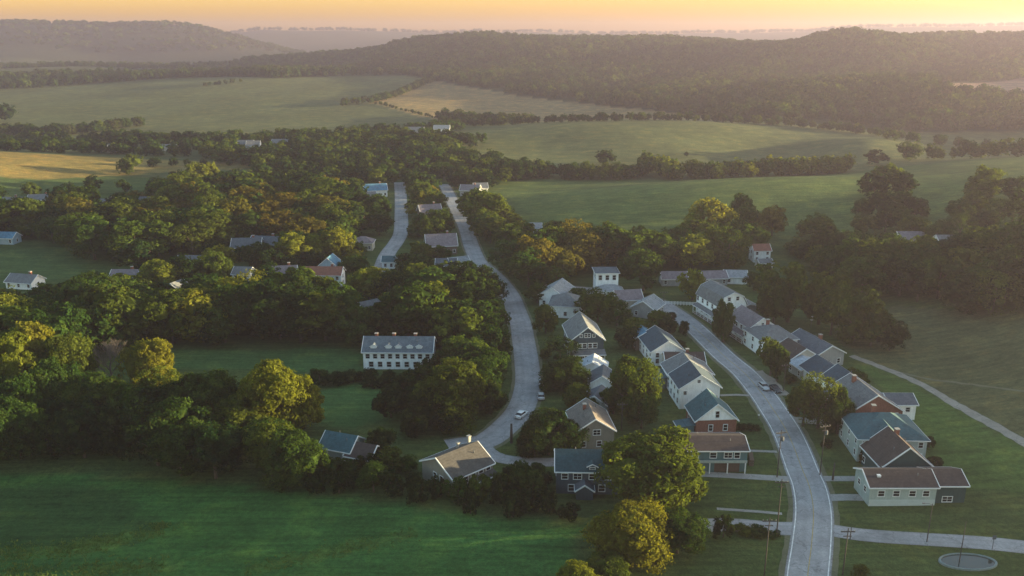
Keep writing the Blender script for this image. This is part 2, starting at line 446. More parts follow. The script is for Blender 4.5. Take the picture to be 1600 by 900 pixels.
def road_mat(name, col, tracks=True):
    m, nt, b = new_mat(name)
    tc = N(nt, 'ShaderNodeTexCoord').outputs['Object']
    n1 = noise(nt, 0.22, 4, 0.65, tc); n2 = noise(nt, 2.2, 4, 0.7, tc); n3 = noise(nt, 11, 2, 0.7, tc)
    v = N(nt, 'ShaderNodeTexVoronoi', feature='DISTANCE_TO_EDGE'); v.inputs['Scale'].default_value = 0.16
    dist = N(nt, 'ShaderNodeVectorMath', operation='ADD'); nt.links.new(tc, dist.inputs[0])
    nv = N(nt, 'ShaderNodeTexNoise'); nv.inputs['Scale'].default_value = 0.6; nt.links.new(tc, nv.inputs['Vector'])
    sc = N(nt, 'ShaderNodeVectorMath', operation='SCALE'); nt.links.new(nv.outputs[1], sc.inputs[0]); sc.inputs['Scale'].default_value = 2.5
    nt.links.new(sc.outputs[0], dist.inputs[1]); nt.links.new(dist.outputs[0], v.inputs['Vector'])
    crack = ramp(nt, v.outputs[0], 0.68, 1.0, 0.0, 0.02)
    f = math_n(nt, 'MULTIPLY', ramp(nt, n1, 0.8, 1.2, 0.3, 0.7), ramp(nt, n2, 0.86, 1.14, 0.3, 0.7))
    f = math_n(nt, 'MULTIPLY', f, ramp(nt, n3, 0.85, 1.15, 0.3, 0.7))
    f = math_n(nt, 'MULTIPLY', f, crack)
    if tracks:   # wheel tracks polished paler, oil-darkened lane middles, gritty broken edges
        lt = math_n(nt, 'ABSOLUTE', N(nt, 'ShaderNodeAttribute', attribute_name='lat').outputs['Fac'])
        wob = math_n(nt, 'ADD', lt, ramp(nt, noise(nt, .5, 3, .6, tc), -.06, .06, .3, .7))
        sn = math_n(nt, 'SINE', math_n(nt, 'MULTIPLY', wob, 12.5))
        f = math_n(nt, 'MULTIPLY', f, ramp(nt, sn, .94, 1.04, -1, 1))
        edge = ramp(nt, math_n(nt, 'ADD', lt, ramp(nt, n2, -.12, .12, .3, .7)), 1.0, .55, .93, 1.04)
        f = math_n(nt, 'MULTIPLY', f, edge)
        pv_ = N(nt, 'ShaderNodeTexVoronoi'); pv_.inputs['Scale'].default_value = .07; nt.links.new(tc, pv_.inputs['Vector'])
        sp_ = N(nt, 'ShaderNodeSeparateColor'); nt.links.new(pv_.outputs['Color'], sp_.inputs[0])
        f = math_n(nt, 'MULTIPLY', f, ramp(nt, sp_.outputs[0], .84, 1.0, .12, .16))
    nt.links.new(scale_col(nt, col, f), b.inputs['Base Color'])
    b.inputs['Roughness'].default_value = 0.85; b.inputs['Specular IOR Level'].default_value = 0.25
    bump(nt, n3, 0.3, 0.02, b)
    MATS[name] = m
    return m
road_mat('asphalt', (0.28, 0.28, 0.285)); road_mat('gravel', (0.24, 0.22, 0.185), False); road_mat('verge', (0.11, 0.115, 0.065), False); road_mat('concrete', (0.27, 0.265, 0.25), False)
surf('paint_white', (0.62, 0.62, 0.60), 0.7, 0.35, 0.8); surf('paint_yellow', (0.36, 0.27, 0.10), 0.7, 0.4, 0.8)
def lay(name, pts, width, z, mat, label, step=2.0, wobble=0.0, dense=True, across=14, seed=1):
    c = catmull([G(*p) if len(p) == 2 else p[1:] for p in pts], step)
    o = obj(name, strip(c, width, z, name, MATS[mat], wobble=wobble, across=across, seed=seed))
    tag(o, label, kind='structure')
    for p in c:
        ROAD_SAMPLES.append((p.x, p.y, width))
    return o, c
main_px = [(1258, 1010), (1260, 950), (1262, 900), (1268, 850), (1271, 800), (1265, 762), (1254, 735), (1240, 698), (1226, 668), (1208, 640), (1192, 617), (1163, 583), (1132, 557), (1097, 523), (1074, 503), (1050, 486), (1028, 473), (995, 462), (950, 457), (900, 452), (850, 447)]
road, main_c = lay('main_road', main_px, 7.6, 0.06, 'asphalt', 'pale worn two lane road curving up through the village')
nclip = next(i for i, p in enumerate(main_c) if p.y > 262)
# painted lines of the main road are parts of it
obj('edge_line', strip(main_c[:nclip], 0.2, 0.075, 'edge_line', MATS['paint_white'], lat=3.3, across=1), road)
obj('edge_line', strip(main_c[:nclip], 0.2, 0.075, 'edge_line', MATS['paint_white'], lat=-3.3, across=1), road)
obj('centre_line', strip(main_c[:nclip], 0.15, 0.075, 'centre_line', MATS['paint_yellow'], lat=0.0, across=1), road)
tag(obj('verge', strip(main_c, 9.6, 0.03, 'verge', MATS['verge'], across=6, wobble=0.15, seed=3)), 'worn gravel and dry grass verge along the main road', kind='structure')
lay('side_road', [(1285, 826), (1325, 833), (1370, 838), (1450, 843), (1530, 848), (1600, 855), (1700, 868)], 4.4, 0.052, 'asphalt', 'narrow side road leaving the main road towards the right')
lay('side_road', [(1255, 826), (1215, 826), (1180, 823), (1140, 820), (1095, 822), (1050, 830)], 4.6, 0.048, 'asphalt', 'short side road leaving the main road towards the left trees')
lay('driveway', [(1240, 749), (1190, 746), (1120, 742), (1070, 740)], 2.3, 0.044, 'concrete', 'concrete driveway to the low teal house')
lay('path', [(1222, 803), (1190, 800), (1120, 795)], 0.9, 0.042, 'concrete', 'thin footpath crossing the lawn by the large tree')
lay('path', [(1214, 706), (1190, 705), (1163, 704)], 1.0, 0.042, 'concrete', 'short footpath beside the low teal house')
lay('path', [(1172, 618), (1150, 617), (1125, 618)], 1.1, 0.042, 'concrete', 'short footpath beside the tall white house')
lay('driveway', [(1285, 748), (1310, 748), (1356, 748)], 2.2, 0.044, 'concrete', 'concrete driveway behind the pale long house')
lay('driveway', [(1292, 778), (1320, 777), (1356, 778)], 2.6, 0.044, 'concrete', 'concrete driveway to the front of the pale long house')
lay('driveway', [(1232, 655), (1255, 657), (1290, 660)], 3.2, 0.044, 'gravel', 'short gravel drive by the roadside trees')
lay('layby', [(1180, 580), (1205, 598), (1222, 618)], 4.0, 0.05, 'gravel', 'pale gravel lay-by beside the parked car', wobble=0.4)
west_px = [(700, 698), (725, 694), (757, 690), (788, 668), (813, 640), (823, 612), (825, 590), (822, 559), (818, 533), (814, 508), (805, 482), (796, 460), (778, 436), (758, 418), (747, 408), (736, 383), (727, 355), (713, 327), (701, 302), (694, 288)]
road2, west_c = lay('west_road', west_px, 7.0, 0.06, 'asphalt', 'pale winding lane between the houses and the wood')
tag(obj('verge', strip(west_c, 8.8, 0.03, 'verge', MATS['verge'], across=6, wobble=0.2, seed=4)), 'worn dry verge along the winding lane', kind='structure')
lay('side_road', [(752, 692), (762, 706), (785, 717), (830, 722), (880, 722)], 4.0, 0.052, 'asphalt', 'curved lane joining the winding lane near the gabled bungalow')
lay('back_road', [(590, 440), (604, 400), (618, 380), (626, 364), (627, 340), (626, 304), (624, 285)], 7.0, 0.08, 'asphalt', 'straight pale road among the far trees at the left')
lay('farm_track', [(1330, 556), (1385, 577), (1440, 601), (1500, 636), (1560, 669), (1620, 704)], 2.6, 0.06, 'gravel', 'pale gravel farm track between lawn and hay field', wobble=0.25)
lay('farm_track', [(1385, 577), (1450, 592), (1520, 601), (1620, 614)], 1.2, 0.055, 'verge', 'thin farm track crossing the hay field', wobble=0.25)

# ------------------------------------------------------------------ houses
W_ = {'white': (0.82, 0.83, 0.84), 'pale': (0.33, 0.39, 0.385), 'teal': (0.075, 0.15, 0.165), 'darkteal': (0.022, 0.06, 0.065), 'navy': (0.05, 0.075, 0.095), 'tan': (0.21, 0.195, 0.165),
      'grey': (0.30, 0.31, 0.315), 'cream': (0.46, 0.43, 0.36), 'blue': (0.30, 0.40, 0.48), 'brown': (0.15, 0.11, 0.085)}
R_ = {'rteal': (0.038, 0.095, 0.115), 'rdteal': (0.026, 0.06, 0.072), 'rbluegrey': (0.10, 0.125, 0.15), 'rdark': (0.07, 0.066, 0.062), 'rnavy': (0.04, 0.065, 0.09), 'rgrey': (0.13, 0.14, 0.15), 'rbrown': (0.058, 0.043, 0.040), 'rtan': (0.15, 0.13, 0.115), 'rpale': (0.22, 0.24, 0.26), 'rred': (0.20, 0.085, 0.06),
      'rblue': (0.075, 0.18, 0.27), 'rmauve': (0.17, 0.145, 0.16), 'rslate': (0.085, 0.10, 0.12), 'rwhite': (0.36, 0.40, 0.45)}
for k, c in W_.items(): surf(k, c, 0.75, 0.12, 0.7, lines=0.22, streak=0.10)
for k, c in R_.items(): surf(k, c, 0.85, 0.28, 0.9, lines=0.3, streak=0.22)
surf('trim', (0.66, 0.67, 0.68), 0.6, 0.1, 1.0); surf('door', (0.09, 0.06, 0.05), 0.6, 0.2, 1.5); surf('stone', (0.30, 0.29, 0.27), 0.9, 0.3, 2.0); surf('pole_wood', (0.055, 0.05, 0.046), 0.9, 0.3, 2.0); surf('wood', (0.12, 0.09, 0.07), 0.9, 0.3, 2.0)
_winc = {}
def win_mesh(w, h, shutters=False):
    k = (round(w, 2), round(h, 2), shutters)
    if k in _winc: return _winc[k]
    f = MB(); t = 0.13
    f.box(-w / 2 - t, -0.07, -h / 2 - t, -w / 2, 0.02, h / 2 + t).box(w / 2, -0.07, -h / 2 - t, w / 2 + t, 0.02, h / 2 + t)
    f.box(-w / 2, -0.068, h / 2, w / 2, 0.02, h / 2 + t).box(-w / 2, -0.09, -h / 2 - t, w / 2, 0.02, -h / 2)
    f.box(-w / 2, -0.045, -0.03, w / 2, -0.02, 0.03)
    if w > 1.5: f.box(-0.03, -0.048, -h / 2, 0.03, -0.02, h / 2)
    p = MB().box(-w / 2, -0.018, -h / 2, w / 2, 0.02, h / 2)
    _winc[k] = (f.mesh('window', MATS['trim']), p.mesh('pane', MATS['glass']))
    return _winc[k]
HOUSES = []      # footprints and photo boxes, used to keep trees off them
def block(root, off, L, W, hw, rise, wall, roof, kind='gable', turn=0, gable=None, trim='trim', over=0.45, z0=0.0, base=None):
    """one volume of a house: walls, roof, white edge boards"""
    M = Matrix.Translation((off[0], off[1], z0)) @ Matrix.Rotation(R(turn), 4, 'Z')
    def emit(name, mb, mat):
        mb.v = [tuple(M @ Vector(v)) for v in mb.v]
        return obj(name, mb.mesh(name, MATS[mat]), root)
    th, e = 0.2, 0.006
    if kind == 'gable':
        s = rise / (W / 2)
        if gable:
            emit('wall', MB().box(-L / 2, -W / 2, -0.6, L / 2, W / 2, hw - 0.02), wall)
            emit('gable_wall', MB().extrude([(-W / 2 - 0.03, hw - 0.02), (W / 2 + 0.03, hw - 0.02), (0, hw + rise - e)], -L / 2 - 0.03, L / 2 + 0.03), gable)
        else:
            emit('wall', MB().extrude([(-W / 2, -0.6), (W / 2, -0.6), (W / 2, hw - e), (0, hw + rise - e), (-W / 2, hw - e)], -L / 2, L / 2), wall)
        a = over
        prof = [(-W / 2 - a, hw - a * s), (0, hw + rise), (W / 2 + a, hw - a * s), (W / 2 + a, hw - a * s + th), (0, hw + rise + th), (-W / 2 - a, hw - a * s + th)]
        q = [(0, 1, 4, 5), (1, 2, 3, 4)]
        emit('roof', MB().extrude(prof, -L / 2 - 0.3, L / 2 + 0.3, q), roof)
        if trim:
            tp = [(y * 1.004, z - 0.10 if i < 3 else z + 0.015) for i, (y, z) in enumerate(prof)]
            t = MB().extrude(tp, -L / 2 - 0.46, -L / 2 - 0.302, q).extrude(tp, L / 2 + 0.302, L / 2 + 0.46, q)
            for sg in (-1, 1):
                y = sg * (W / 2 + a)
                t.box(-L / 2 - 0.3, min(y + sg * 0.003, y + sg * 0.12), hw - a * s - 0.06, L / 2 + 0.3, max(y + sg * 0.003, y + sg * 0.12), hw - a * s + th - 0.03)
            emit('roof_trim', t, trim)
        rz = hw + rise
    elif kind in ('hip', 'shed', 'flat'):
        if kind == 'hip':
            emit('wall', MB().box(-L / 2, -W / 2, -0.6, L / 2, W / 2, hw - 0.05), wall)
            a = over; l, w = L / 2 + a, W / 2 + a
            r = max(l - w, 0.4)
            vs = [(-l, -w, hw), (l, -w, hw), (l, w, hw), (-l, w, hw), (-l, -w, hw + .15), (l, -w, hw + .15), (l, w, hw + .15), (-l, w, hw + .15), (-r, 0, hw + rise), (r, 0, hw + rise)]
            fs = [(3, 2, 1, 0), (0, 1, 5, 4), (1, 2, 6, 5), (2, 3, 7, 6), (3, 0, 4, 7), (4, 5, 9, 8), (5, 6, 9), (6, 7, 8, 9), (7, 4, 8)]
            emit('roof', MB().add(vs, fs), roof)
            if trim:
                t = MB()
                t.box(-l - .03, -w - .1, hw - .05, l + .03, -w - .003, hw + .12).box(-l - .03, w + .003, hw - .05, l + .03, w + .1, hw + .12)
                t.box(-l - .1, -w, hw - .05, -l - .003, w, hw + .12).box(l + .003, -w, hw - .05, l + .1, w, hw + .12)
                emit('roof_trim', t, trim)
        else:
            r = rise if kind == 'shed' else 0.0
            emit('wall', MB().extrude([(-W / 2, -0.6), (W / 2, -0.6), (W / 2, hw + r - e), (-W / 2, hw - e)], -L / 2, L / 2), wall)
            s = r / W; a = over
            emit('roof', MB().extrude([(-W / 2 - a, hw - a * s), (W / 2 + a, hw + r + a * s), (W / 2 + a, hw + r + a * s + th), (-W / 2 - a, hw - a * s + th)], -L / 2 - .3, L / 2 + .3), roof)
            if trim:
                emit('roof_trim', MB().box(-L / 2 - .3, -W / 2 - a - .12, hw - a * s - .05, L / 2 + .3, -W / 2 - a - .003, hw - a * s + th - .02), trim)
    elif kind == 'gambrel':
        p = [(-W / 2, hw), (-W * 0.34, hw + rise * 0.68), (0, hw + rise), (W * 0.34, hw + rise * 0.68), (W / 2, hw)]
        emit('wall', MB().extrude([(-W / 2, -0.6)] + [(W / 2, -0.6)] + [(y, z - e) for y, z in p[::-1]], -L / 2, L / 2), wall)
        up = [(y * 1.05, z + th) for y, z in p]; lo = [(y * 1.05, z) for y, z in p]
        pr = lo + up[::-1]; q = [(i, i + 1, 8 - i, 9 - i) for i in range(4)]
        emit('roof', MB().extrude(pr, -L / 2 - .3, L / 2 + .3, q), roof)
        if trim:
            tp = [(y * 1.003, z - (0.1 if i < 5 else -0.015)) for i, (y, z) in enumerate(pr)]
            emit('roof_trim', MB().extrude(tp, -L / 2 - .45, -L / 2 - .302, q).extrude(tp, L / 2 + .302, L / 2 + .45, q), trim)
    return M
def windows(root, M, L, W, face, items, shut=False):
    """items: (position along the wall, height of the middle, width, height)"""
    ang = {'F': 0, 'R': 90, 'B': 180, 'L': -90}[face]
    d = W / 2 if face in 'FB' else L / 2
    Q = M @ Matrix.Rotation(R(ang), 4, 'Z')
    for it in items:
        s, z, w, h = it[:4]
        f, p = win_mesh(w, h)
        pos = Q @ Vector((s, -d - (0.035 if len(it) > 4 else 0), z))
        o = obj('window', f, root, pos, Q.to_euler().z)
        obj('pane', p, o)
def door(root, M, L, W, face, s, w=1.0, h=2.1):
    ang = {'F': 0, 'R': 90, 'B': 180, 'L': -90}[face]
    d = W / 2 if face in 'FB' else L / 2
    Q = M @ Matrix.Rotation(R(ang), 4, 'Z')
    me = MB().box(-w / 2, -0.05, 0, w / 2, 0.02, h).mesh('door', MATS['door'])
    fr = MB().box(-w / 2 - .12, -.06, 0, -w / 2 - .002, .02, h + .12).box(w / 2 + .002, -.06, 0, w / 2 + .12, .02, h + .12).box(-w / 2, -.058, h + .002, w / 2, .02, h + .12).mesh('door_frame', MATS['trim'])
    o = obj('door', me, root, Q @ Vector((s, -d, 0.05)), Q.to_euler().z); obj('door_frame', fr, o)
def row(n, z, w, h, span, shift=0.0):
    return [(shift + (0 if n == 1 else -span / 2 + span * i / (n - 1)), z, w, h) for i in range(n)]
def chimney(root, M, x, y, z0, z1, w=0.8, mat='brick'):
    p = M @ Vector((x, y, 0))
    c = obj('chimney', MB().box(p.x - w / 2, p.y - w / 2, z0, p.x + w / 2, p.y + w / 2, z1).mesh('chimney', MATS[mat]), root)
    obj('chimney_cap', MB().box(p.x - w / 2 - .1, p.y - w / 2 - .1, z1 + .002, p.x + w / 2 + .1, p.y + w / 2 + .1, z1 + .16).mesh('chimney_cap', MATS['stone']), c)
def porch(root, M, L, W, face, s, w, dep, h, roof, pitch=0.5, posts=4):
    ang = {'F': 0, 'R': 90, 'B': 180, 'L': -90}[face]
    d = W / 2 if face in 'FB' else L / 2
    Q = M @ Matrix.Rotation(R(ang), 4, 'Z') @ Matrix.Translation((s, -d, 0))
    def emit(n, mb, mat):
        mb.v = [tuple(Q @ Vector(v)) for v in mb.v]; return obj(n, mb.mesh(n, MATS[mat]), root)
    emit('porch_roof', MB().extrude([(-dep - .3, h), (-.01, h + pitch), (-.01, h + pitch + .16), (-dep - .3, h + .16)], -w / 2 - .2, w / 2 + .2), roof)
    emit('porch_trim', MB().box(-w / 2 - .2, -dep - .42, h - .08, w / 2 + .2, -dep - .303, h + .14), 'trim')
    emit('porch_floor', MB().box(-w / 2, -dep, -.4, w / 2, -.01, .25), 'wood')
    for i in range(posts):
        x = -w / 2 + .12 + (w - .24) * i / (posts - 1)
        emit('porch_post', MB().box(x - .08, -dep + .02, .252, x + .08, -dep + .18, h + .02), 'trim')
    emit('porch_rail', MB().box(-w / 2 + .22, -dep + .06, .95, w / 2 - .22, -dep + .12, 1.03).box(-w / 2 + .22, -dep + .06, .35, w / 2 - .22, -dep + .12, .42), 'trim')
def dormer(root, M, x, y, z, w, wall, roof):
    """small gabled dormer on the front slope"""
    Q = M @ Matrix.Translation((x, y, z)) @ Matrix.Rotation(R(90), 4, 'Z')
    def emit(n, mb, mat, par):
        mb.v = [tuple(Q @ Vector(v)) for v in mb.v]; return obj(n, mb.mesh(n, MATS[mat]), par)
    d = emit('dormer', MB().extrude([(-w / 2, -.3), (w / 2, -.3), (w / 2, 1.0), (0, 1.5), (-w / 2, 1.0)], -.2, 2.2), wall, root)
    pr = [(-w / 2 - .2, .92), (0, 1.52), (w / 2 + .2, .92), (w / 2 + .2, 1.04), (0, 1.65), (-w / 2 - .2, 1.04)]
    emit('dormer_roof', MB().extrude(pr, -.25, 2.4, [(0, 1, 4, 5), (1, 2, 3, 4)]), roof, d)
    emit('dormer_trim', MB().extrude([(a * 1.01, b - (.06 if i < 3 else -.01)) for i, (a, b) in enumerate(pr)], -.4, -.252, [(0, 1, 4, 5), (1, 2, 3, 4)]), 'trim', d)
    f, p = win_mesh(w * .5, .75)
    pos = Q @ Vector((-.2, 0, .45))
    o = obj('dormer_window', f, d, pos, M.to_euler().z); 
    o.location = pos
def house(label, px, py, yaw, face, L, W, hw, rise, wall, roof, kind='gable', gable=None, cat='house', name='house', trim='trim', seen=True, wins=None, cover=0.3, sink=0.0):
    """px, py: where the middle of the wall that faces the camera meets the ground"""
    x, y = G(px, py)
    ax, ay = math.cos(R(yaw)), math.sin(R(yaw))
    if face == 'F': x += -ay * W / 2; y += ax * W / 2
    elif face == 'L': x += ax * L / 2; y += ay * L / 2
    elif face == 'R': x -= ax * L / 2; y -= ay * L / 2
    z = float(hgt(x, y))
    root = thing(name, label, cat, (x, y, z - sink), R(yaw))
    M = block(root, (0, 0), L, W, hw, rise, wall, roof, kind, 0, gable, trim)
    if wins is None:
        n_f = max(2, int(L / 3.2)); n_g = max(1, int(W / 3.6))
        two = hw > 4.3
        for fc, n, sp in (('F', n_f, L - 2.6), ('B', n_f, L - 2.6), ('L', n_g, W - 3.4), ('R', n_g, W - 3.4)):
            it = row(n, 1.5, 0.95, 1.3, sp)
            if two: it += row(n, hw - 1.15, 0.95, 1.25, sp)
            windows(root, M, L, W, fc, it)
    else:
        for fc, it in wins.items(): windows(root, M, L, W, fc, it)
    if kind == 'gable' and y < 300:      # vent pipes through the roof
        for vx, sy in ((-L * .18, .22), (L * .27, -.2)):
            zz = hw + rise * (1 - abs(sy) * 2)
            obj('vent_pipe', MB().tube([(vx, sy * W, zz - .2), (vx, sy * W, zz + .75)], .09, 8).mesh('vent_pipe', MATS['rgrey'], True), root)
    rad = 0.5 * math.hypot(L, W)
    b = [proj(x + dx * ax - dy * ay, y + dx * ay + dy * ax, z + zz) for dx in (-L / 2, L / 2) for dy in (-W / 2, W / 2) for zz in (1.5, hw + rise)]
    HOUSES.append(dict(x=x, y=y, r=rad, L=L + 1.5, W=W + 1.5, yaw=R(yaw), box=(min(p[0] for p in b), min(p[1] for p in b), max(p[0] for p in b), max(p[1] for p in b)), d=b[0][2], cover=cover))
    return root, M

# --- right side of the main road, front to back
h, M = house('long pale clapboard house with brown roof and dark teal annex by the side road', 1408, 790, 0, 'F', 13.2, 7.4, 4.3, 1.7, 'pale', 'rbrown', wins={
    'F': [(-4.3, 2.75, 1.2, 1.15), (-1.3, 2.75, 1.2, 1.15), (1.9, 2.75, 1.2, 1.15), (4.6, 2.75, 1.2, 1.15)], 'B': row(3, 2.6, 1.2, 1.1, 8), 'L': row(2, 2.6, 1, 1.1, 3)})
Mb = block(h, (9.75, 0.5), 6.2, 7.0, 4.25, 1.5, 'darkteal', 'rbrown')
windows(h, Mb, 6.2, 7.0, 'F', [(-0.4, 1.1, 1.9, 1.1)]); windows(h, Mb, 6.2, 7.0, 'R', row(2, 2.4, 1, 1.1, 3))
obj('skirting', MB().box(-6.56, -3.79, -0.5, 6.56, -3.703, 1.35).mesh('skirting', surf('pale_skirt', (0.40, 0.455, 0.46), 0.8, 0.1, 0.8)), h)
obj('roof_vent', MB().box(-4.6, -1.9, 5.0, -3.9, -1.3, 5.75).box(-6.2, -1.75, 4.98, -4.55, -1.5, 5.28).mesh('roof_vent', MATS['trim']), h)
HOUSES[-1]['cover'] = 0.0
h, M = house('dark teal gable house with brown roof behind the long pale house', 1413, 756, -88, 'R', 9.5, 10.4, 4.2, 4.2, 'darkteal', 'rbrown')
chimney(h, M, -2.2, 0.6, 7, 9.2)
h, M = house('big teal-roofed hipped house with pale walls beside the brick gable', 1391, 722, -3, 'F', 14.6, 12.5, 5.4, 3.7, 'pale', 'rteal', 'hip')
block(h, (-1.0, -3.6), 9.0, 6.0, 5.5, 2.6, 'teal', 'rteal', 'gable', 90, over=.3)
chimney(h, M, -2.0, 1.6, 7.5, 10.0)
h, M = house('red brick gable house with grey roof and white wing', 1364, 674, -84, 'R', 13.0, 13.6, 5.0, 4.3, 'brick', 'rgrey')
Mb = block(h, (-1.5, 10.0), 6.5, 6.5, 4.4, 1.4, 'white', 'rslate', 'gable', 84); windows(h, Mb, 6.5, 6.5, 'L', row(2, 3.0, 1, 1.1, 2.6)); windows(h, Mb, 6.5, 6.5, 'F', row(2, 3.0, 1, 1.1, 2.6)); windows(h, Mb, 6.5, 6.5, 'R', row(2, 3.0, 1, 1.1, 2.6))
chimney(h, M, -3.0, -1.0, 7.5, 10.4)
h, M = house('white gable house with slate blue roof behind the brick gable house', 1336, 634, -80, 'R', 9.5, 9.4, 4.3, 3.2, 'white', 'rnavy')
h, M = house('white house with dark blue roof, farther of the two blue-roofed gables', 1300, 608, -80, 'R', 9.0, 9.0, 3.6, 2.7, 'white', 'rnavy')
h, M = house('low pale blue shed-roofed house tucked behind the roadside tree', 1272, 592, -78, 'R', 7.0, 8.0, 3.0, 1.2, 'grey', 'rwhite')
h, M = house('small brown-roofed house in the middle of the right row', 1256, 577, -76, 'R', 9.0, 8.6, 3.6, 2.6, 'cream', 'rbrown')
h, M = house('long slate-roofed house at the rear of the right row', 1296, 572, -74, 'R', 15.0, 9.0, 3.8, 2.4, 'grey', 'rslate')
chimney(h, M, 1.0, 0.8, 5.5, 7.3)
h, M = house('grey hip-roofed house with white walls in the right row', 1217, 557, -78, 'R', 12.0, 11.0, 5.0, 2.8, 'white', 'rgrey', 'hip')
chimney(h, M, -2.0, 0.0, 6.8, 8.8)
h, M = house('white two storey gable house with windows behind the narrow roadside tree', 1189, 538, -76, 'R', 13.0, 8.4, 5.6, 2.8, 'white', 'rmauve', wins={'R': row(2, 4.3, 1, 1.4, 3.6) + row(2, 1.6, 1, 1.4, 3.6) + [(0, 6.4, .8, .9)], 'F': row(4, 4.3, 1, 1.4, 9) + row(4, 1.6, 1, 1.4, 9), 'L': row(2, 4, 1, 1.4, 4)})
porch(h, M, 13, 8.4, 'F', 0, 11, 1.8, 2.7, 'rmauve')
h, M = house('tall white gambrel-roofed house with porch at the far end of the right row', 1143, 507, -74, 'R', 15.0, 10.0, 6.2, 4.4, 'white', 'rgrey', 'gambrel', wins={'F': row(5, 5.2, 1.1, 1.5, 13) + row(5, 2.0, 1.1, 1.5, 13), 'R': row(3, 5.2, 1.1, 1.5, 7) + row(3, 2.0, 1.1, 1.5, 7) + row(2, 8.6, 1, 1.2, 3), 'L': row(3, 5, 1.1, 1.4, 7)})
porch(h, M, 15, 10, 'F', 0, 13, 1.8, 3.0, 'rgrey', posts=6)
h, M = house('low flat grey-roofed house behind the gambrel-roofed house', 1170, 494, -74, 'R', 10, 7, 3.0, 1.1, 'grey', 'rgrey')
h, M = house('small white house with red roof below the golden trees', 1190, 410, 4, 'F', 7.0, 6.0, 5.0, 2.0, 'white', 'rred')
h, M = house('white shed in front of the small red-roofed white house', 1197, 420, 10, 'F', 5.5, 4.5, 2.4, 1.1, 'white', 'rgrey', cat='shed', name='shed')
h, M = house('mauve-roofed low house left of the round golden tree', 1054, 447, 0, 'F', 9.5, 7, 2.8, 1.9, 'grey', 'rmauve')
h, M = house('mauve-roofed low house right of the round golden tree', 1118, 446, 5, 'F', 9, 7, 2.8, 1.9, 'grey', 'rmauve')
h, M = house('pale blue-roofed low house beyond the gambrel-roofed house', 1150, 444, -5, 'F', 8, 7, 2.8, 1.7, 'white', 'rpale')
# --- left side of the main road
h, M = house('low teal house with flat brown roof and open carport beside the big tree', 1114, 737, 0, 'F', 14.2, 8.0, 5.1, 1.3, 'teal', 'rbrown', wins={'F': [(-0.2, 3.9, 1.3, 1.2), (3.0, 3.9, 1.6, 1.2), (4.9, 3.9, 1.1, 1.3), (-4, 3.9, 1.2, 1.2), (-3.6, 1.4, 1.2, 1.2)], 'R': row(2, 3.8, 1, 1.1, 3.5), 'L': row(2, 3.8, 1, 1.1, 3.5)})
obj('carport_shade_panel', MB().box(0.2, -4.06, 0.02, 5.6, -3.99, 2.0).mesh('carport_shade_panel', MATS['door']), h)  # dark slab on the wall, painted shade in place of a carport hollow
obj('balcony_rail', MB().box(-6.9, -5.0, 2.55, 6.9, -4.01, 2.72).box(-6.9, -5.06, 2.73, 6.9, -5.0, 3.2).mesh('balcony_rail', MATS['pale']), h)
for xx in (-6.6, -1.0, 2.8, 6.6): obj('balcony_post', MB().box(xx - .1, -4.95, -0.3, xx + .1, -4.75, 2.548).mesh('balcony_post', MATS['trim']), h)
h, M = house('house with white gable over red brick and teal roof', 1118, 680, 94, 'L', 8.6, 9.6, 3.9, 4.0, 'brick', 'rteal', gable='white', wins={'L': [(0.1, 5.3, 0.85, 1.6, 1), (-1.3, 1.9, .9, 1.5), (2.2, 1.9, .9, 1.5)], 'F': row(2, 1.8, 1, 1.4, 4), 'B': row(2, 1.8, 1, 1.4, 4), 'R': row(2, 1.8, 1, 1.4, 4)})
Mb = block(h, (-2.2, 6.9), 3.4, 3.6, 2.0, .5, 'teal', 'rteal', 'shed', 180)
h, M = house('tall white gable house with dark blue roof beside the road', 1092, 638, 95, 'L', 9.5, 10.2, 5.6, 3.3, 'white', 'rnavy', wins={'L': [(-0.4, 7.3, .7, .7), (0.6, 4.3, .6, .7), (-3.8, 4.3, .7, .9)], 'F': row(3, 4.2, 1, 1.4, 6) + row(3, 1.6, 1, 1.4, 6), 'B': row(3, 4.2, 1, 1.4, 6) + row(3, 1.6, 1, 1.4, 6), 'R': row(2, 4, 1, 1.3, 5)})
HOUSES[-1]['cover'] = 0.05
h, M = house('grey-roofed white-trimmed house just behind the tall white gable', 1079, 611, 95, 'L', 8.5, 11.4, 4.6, 2.9, 'white', 'rgrey')
Mb = block(h, (1.0, 8.4), 6, 5, 2.6, .4, 'teal', 'rteal', 'shed', 180)
h, M = house('brown-roofed house with ridge across, behind the grey-roofed one', 1071, 586, 0, 'F', 10.6, 7.8, 3.0, 2.2, 'cream', 'rbrown')
chimney(h, M, 1.0, 0.2, 4.5, 6.1)
h, M = house('dark slate-roofed white house above the brown-roofed one', 1042, 571, 97, 'L', 13, 9.2, 4.4, 2.9, 'white', 'rnavy')
h, M = house('small brown house with bright blue roof behind the slate-roofed house', 1008, 547, 97, 'L', 7, 6, 4.0, 1.6, 'brown', 'rblue')
h, M = house('dark blue two storey gable house with white trim and front porch', 917, 566, 95, 'L', 14, 9.4, 6.8, 3.7, 'navy', 'rgrey', wins={'L': [(-1.8, 8.0, .7, .8), (-.45, 8.1, .7, 1.1), (.45, 8.1, .7, 1.1), (1.8, 8.0, .7, .8), (-2.2, 5.0, 1.1, 1.3), (-.8, 5.0, 1.1, 1.3), (.8, 5.0, 1.1, 1.3), (2.2, 5.0, 1.1, 1.3), (-2, 1.6, 1.2, 1.6), (2, 1.6, 1.2, 1.6)], 'F': row(4, 5, 1, 1.4, 10) + row(4, 1.7, 1, 1.4, 10), 'B': row(4, 5, 1, 1.4, 10) + row(4, 1.7, 1, 1.4, 10)})
